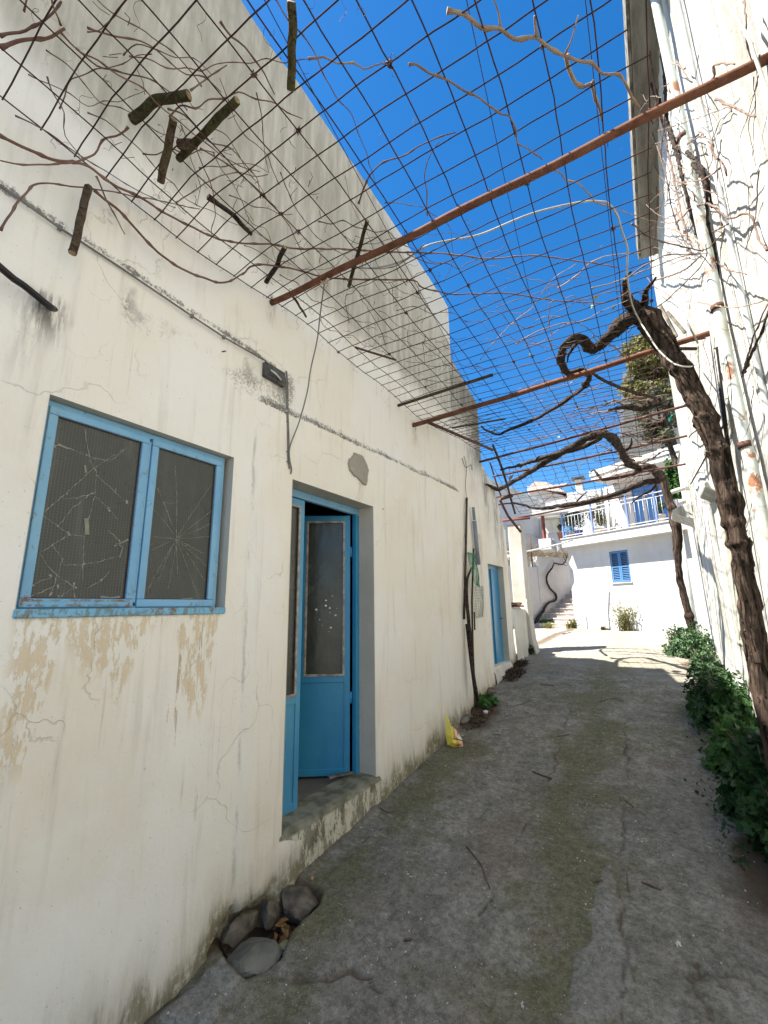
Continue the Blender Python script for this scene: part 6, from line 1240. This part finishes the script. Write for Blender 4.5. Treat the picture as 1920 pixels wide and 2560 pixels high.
c = GG(1140, 1800); rock('foot_stone', (WX+.05, c.y, c.z+.01), (.06, .16, .05), 'stone_grey', 'low grey stone at the wall foot behind the yellow wrapper', 'stone', 11, .1)
for i, (x, y, s) in enumerate(((1214, 1783, .030), (1178, 1792, .018), (1196, 1788, .012), (1195, 1752, .012), (1156, 1836, .010))):
    c = GG(x, y); rock('rubble_chip', c+Vector((0, 0, s*.4)), (s, s*1.1, s*.7), 'white_chip', ['largest white plaster chip by the green weed', 'second white chip on the soil left of the weed', 'small white chip between the two bigger ones', 'tiny white chip at the foot of the poles', 'tiny white chip beside the yellow wrapper'][i], 'plaster chip', i*3)
c = GG(1180, 1790); mb = MB()
for _ in range(260):
    a, r_ = rnd.uniform(0, 6.28), rnd.random()**.6; q = Vector((max(WX+.03, -1.97+math.cos(a)*r_*.17), 5.35+math.sin(a)*r_*.45, 0)); q.z = gh(q.x, q.y)+.01; mb.box((-.01, -.012, -.006), (.012, .01, .008), Matrix.Translation(q) @ Matrix.Rotation(rnd.uniform(0, 3), 4, 'Z') @ Matrix.Scale(rnd.uniform(.25, .9), 4), .003)
o = mb.build('loose_soil', 'soil'); tag(o, 'loose dark soil crumbs at the wall foot around the green weed', 'soil'); o['kind'] = 'stuff'
mb = MB()
for _ in range(170):
    q = Vector((rnd.uniform(-2.10, -1.80), rnd.uniform(1.76, 2.42), 0)); q.z = gh(q.x, q.y)+.006; s_ = rnd.uniform(.004, .012)*(1 if q.z < gz(q.y)-.035 else 0); mb.box((-s_, -s_, -s_*.6), (s_, s_*.8, s_*.6), Matrix.Translation(q) @ Matrix.Rotation(rnd.uniform(0, 3), 4, 'Z') @ Matrix.Rotation(rnd.uniform(-.6, .6), 4, 'X'), s_*.3)
o = mb.build('hole_rubble', 'soil'); tag(o, 'crumbs of soil and mortar bedding the stones in the hole', 'rubble'); o['kind'] = 'stuff'
# dead leaf heaps further on
for i, (x, y, w_) in enumerate(((1285, 1690, .16), (1300, 1662, .12))):
    c = GG(x, y); mb = MB()
    for _ in range(240): a, r_ = rnd.uniform(0, 6.28), rnd.random()**.6; q = c+Vector((math.cos(a)*r_*w_, math.sin(a)*r_*w_*2, 0)); q.x = max(q.x, WX+.04); q.z = gh(q.x, q.y)+rnd.uniform(.005, .045); leaf(mb, q, rnd.uniform(.02, .05)); mb.tube([q, q+Vector((rnd.uniform(-.06, .06), rnd.uniform(-.06, .06), rnd.uniform(0, .02)))], .002, 3)
    o = mb.build('leaf_litter', 'soil'); tag(o, ['nearer heap of dark twigs and dead leaves by the rear door step', 'farther heap of dark litter by the low wall'][i], 'leaf litter'); o['kind'] = 'stuff'
c = GG(1303, 1655, .04); mb = MB(); mb.tube([c+Vector((math.cos(k)*.05, math.sin(k)*.08, .01*math.sin(k*2))) for k in np.linspace(0, 6.3, 14)], .006, 6, cap=False); world_thing('wire_loop', mb, 'galv', 'bright wire loop on top of the farther litter heap', 'wire loop')
# yellow crumpled wrapper
c = GG(1118, 1868); e = c; mb = MB(); o3 = [GG(1102, 1805), None]
mat4 = Matrix.Translation((-1.98, c.y-.02, c.z+.0))
pts = [(-.10, 0, .30), (-.075, .02, .28), (-.04, .03, .20), (.03, .04, .155), (.085, .03, .08), (.10, .02, .02), (.08, .015, .0), (.0, .01, -.0), (-.07, .0, .02), (-.095, -.01, .12)]
vs = [Vector(p) for p in pts]+[Vector((p[0]*.45, p[1]-.035, p[2]*.5+.04)) for p in pts]+[Vector((0, .01, .08))]
n = len(pts); fs = [(i, (i+1) % n, (i+1) % n+n, i+n) for i in range(n)]+[(i+n, (i+1) % n+n, 2*n) for i in range(n)]
mb.add(vs, fs); o = mb.build('crumpled_wrapper', 'yellow_print'); o.location = (-1.93, G(1110, 1865).y+.02, G(1118, 1872).z); o.rotation_euler = (-.15, .1, .62); sm = o.modifiers.new('thick', 'SOLIDIFY'); sm.thickness = .003; tag(o, 'crumpled yellow printed wrapper propped against the wall foot', 'wrapper')
mb = MB().tube([o.location+Vector((.02, -.06, .10)), o.location+Vector((.10, .02, .07)), o.location+Vector((.17, .08, .04))], .005, 5); world_thing('twig', mb, 'twig', 'bent twig lying across the yellow wrapper', 'twig')
# sticks on the lane
STK = [([(1332, 1932), (1352, 1940), (1380, 1952)], .006, 'short dark forked stick in the middle of the lane'), ([(1166, 2113), (1190, 2145), (1207, 2170), (1216, 2200), (1225, 2222)], .004, 'long thin curved stick on the left half of the lane'), ([(1604, 2210), (1655, 2233)], .005, 'straight dark stick right of the lane middle'), ([(1010, 2352), (1030, 2350)], .005, 'short dark bit of stick in the near left of the lane'), ([(950, 2022), (968, 2032), (985, 2030), (990, 2022)], .004, 'curled twig by the foot of the threshold'),
       ([(1395, 1845), (1425, 1842)], .004, 'thin twig lying across the mossy strip'), ([(1350, 1712), (1385, 1716)], .005, 'dark twig on the far left of the shaded lane'), ([(1483, 2215), (1508, 2214)], .004, 'little curved twig near the grey patch'), ([(1568, 2190), (1572, 2232)], .004, 'tiny black twig above the grey patch'), ([(1562, 2005), (1585, 2025)], .004, 'tiny curved twig right of the mossy strip'), ([(1230, 1833), (1252, 1838)], .003, 'tiny straight twig near the yellow wrapper'), ([(1290, 1765), (1310, 1758), (1328, 1748)], .003, 'thin bent twig beyond the green weed'), ([(1500, 1760), (1535, 1750), (1560, 1756)], .003, 'thin pale stick across the lane further on'), ([(905, 2110), (925, 2090)], .003, 'tiny dark twig below the threshold')]
for (L, r, lab) in STK:
    P = [GG(x, y, r*1.2) for x, y in L]
    if len(P) == 2: P = lin(P[0], P[1], 5)
    P = crom(P, .03); world_thing('twig', MB().tube([p+Vector((rnd.uniform(-.002, .002), rnd.uniform(-.002, .002), 0)) for p in P], r, 6, gn=.3), 'twig', lab, 'twig', 'twigs lying on the lane')
for i, (x, y, s) in enumerate(((1790, 1848, .03), (1748, 2232, .012), (1698, 2372, .010), (1218, 2520, .010), (1308, 2532, .008), (1345, 2045, .006))):
    c = GG(x, y); mb = MB(); leaf(mb, c+Vector((0, 0, .008)), s*1.6, lobes=True); world_thing('paper_scrap', mb, 'white_chip', ['white torn paper scrap at the edge of the plants', 'small white scrap right of the mossy strip', 'small pale flake beside the grey patch', 'small white scrap in the near left of the lane', 'tiny white scrap near the bottom of the lane', 'tiny pale flake on the left half of the lane'][i], 'scrap')
mb = MB()
for _ in range(700):
    x, y = rnd.uniform(-1.95, .35), .9+rnd.random()**1.4*6.5; q = Vector((x, y, gh(x, y)+.001)); s = rnd.uniform(.001, .003); mb.box((-s, -s, -s*.6), (s, s, s*.8), Matrix.Translation(q) @ Matrix.Rotation(rnd.uniform(0, 3), 4, 'Z'), s*.35)
o = mb.build('grit', 'white_chip'); tag(o, 'loose grit and crumbs scattered over the shaded concrete', 'grit'); o['kind'] = 'stuff'
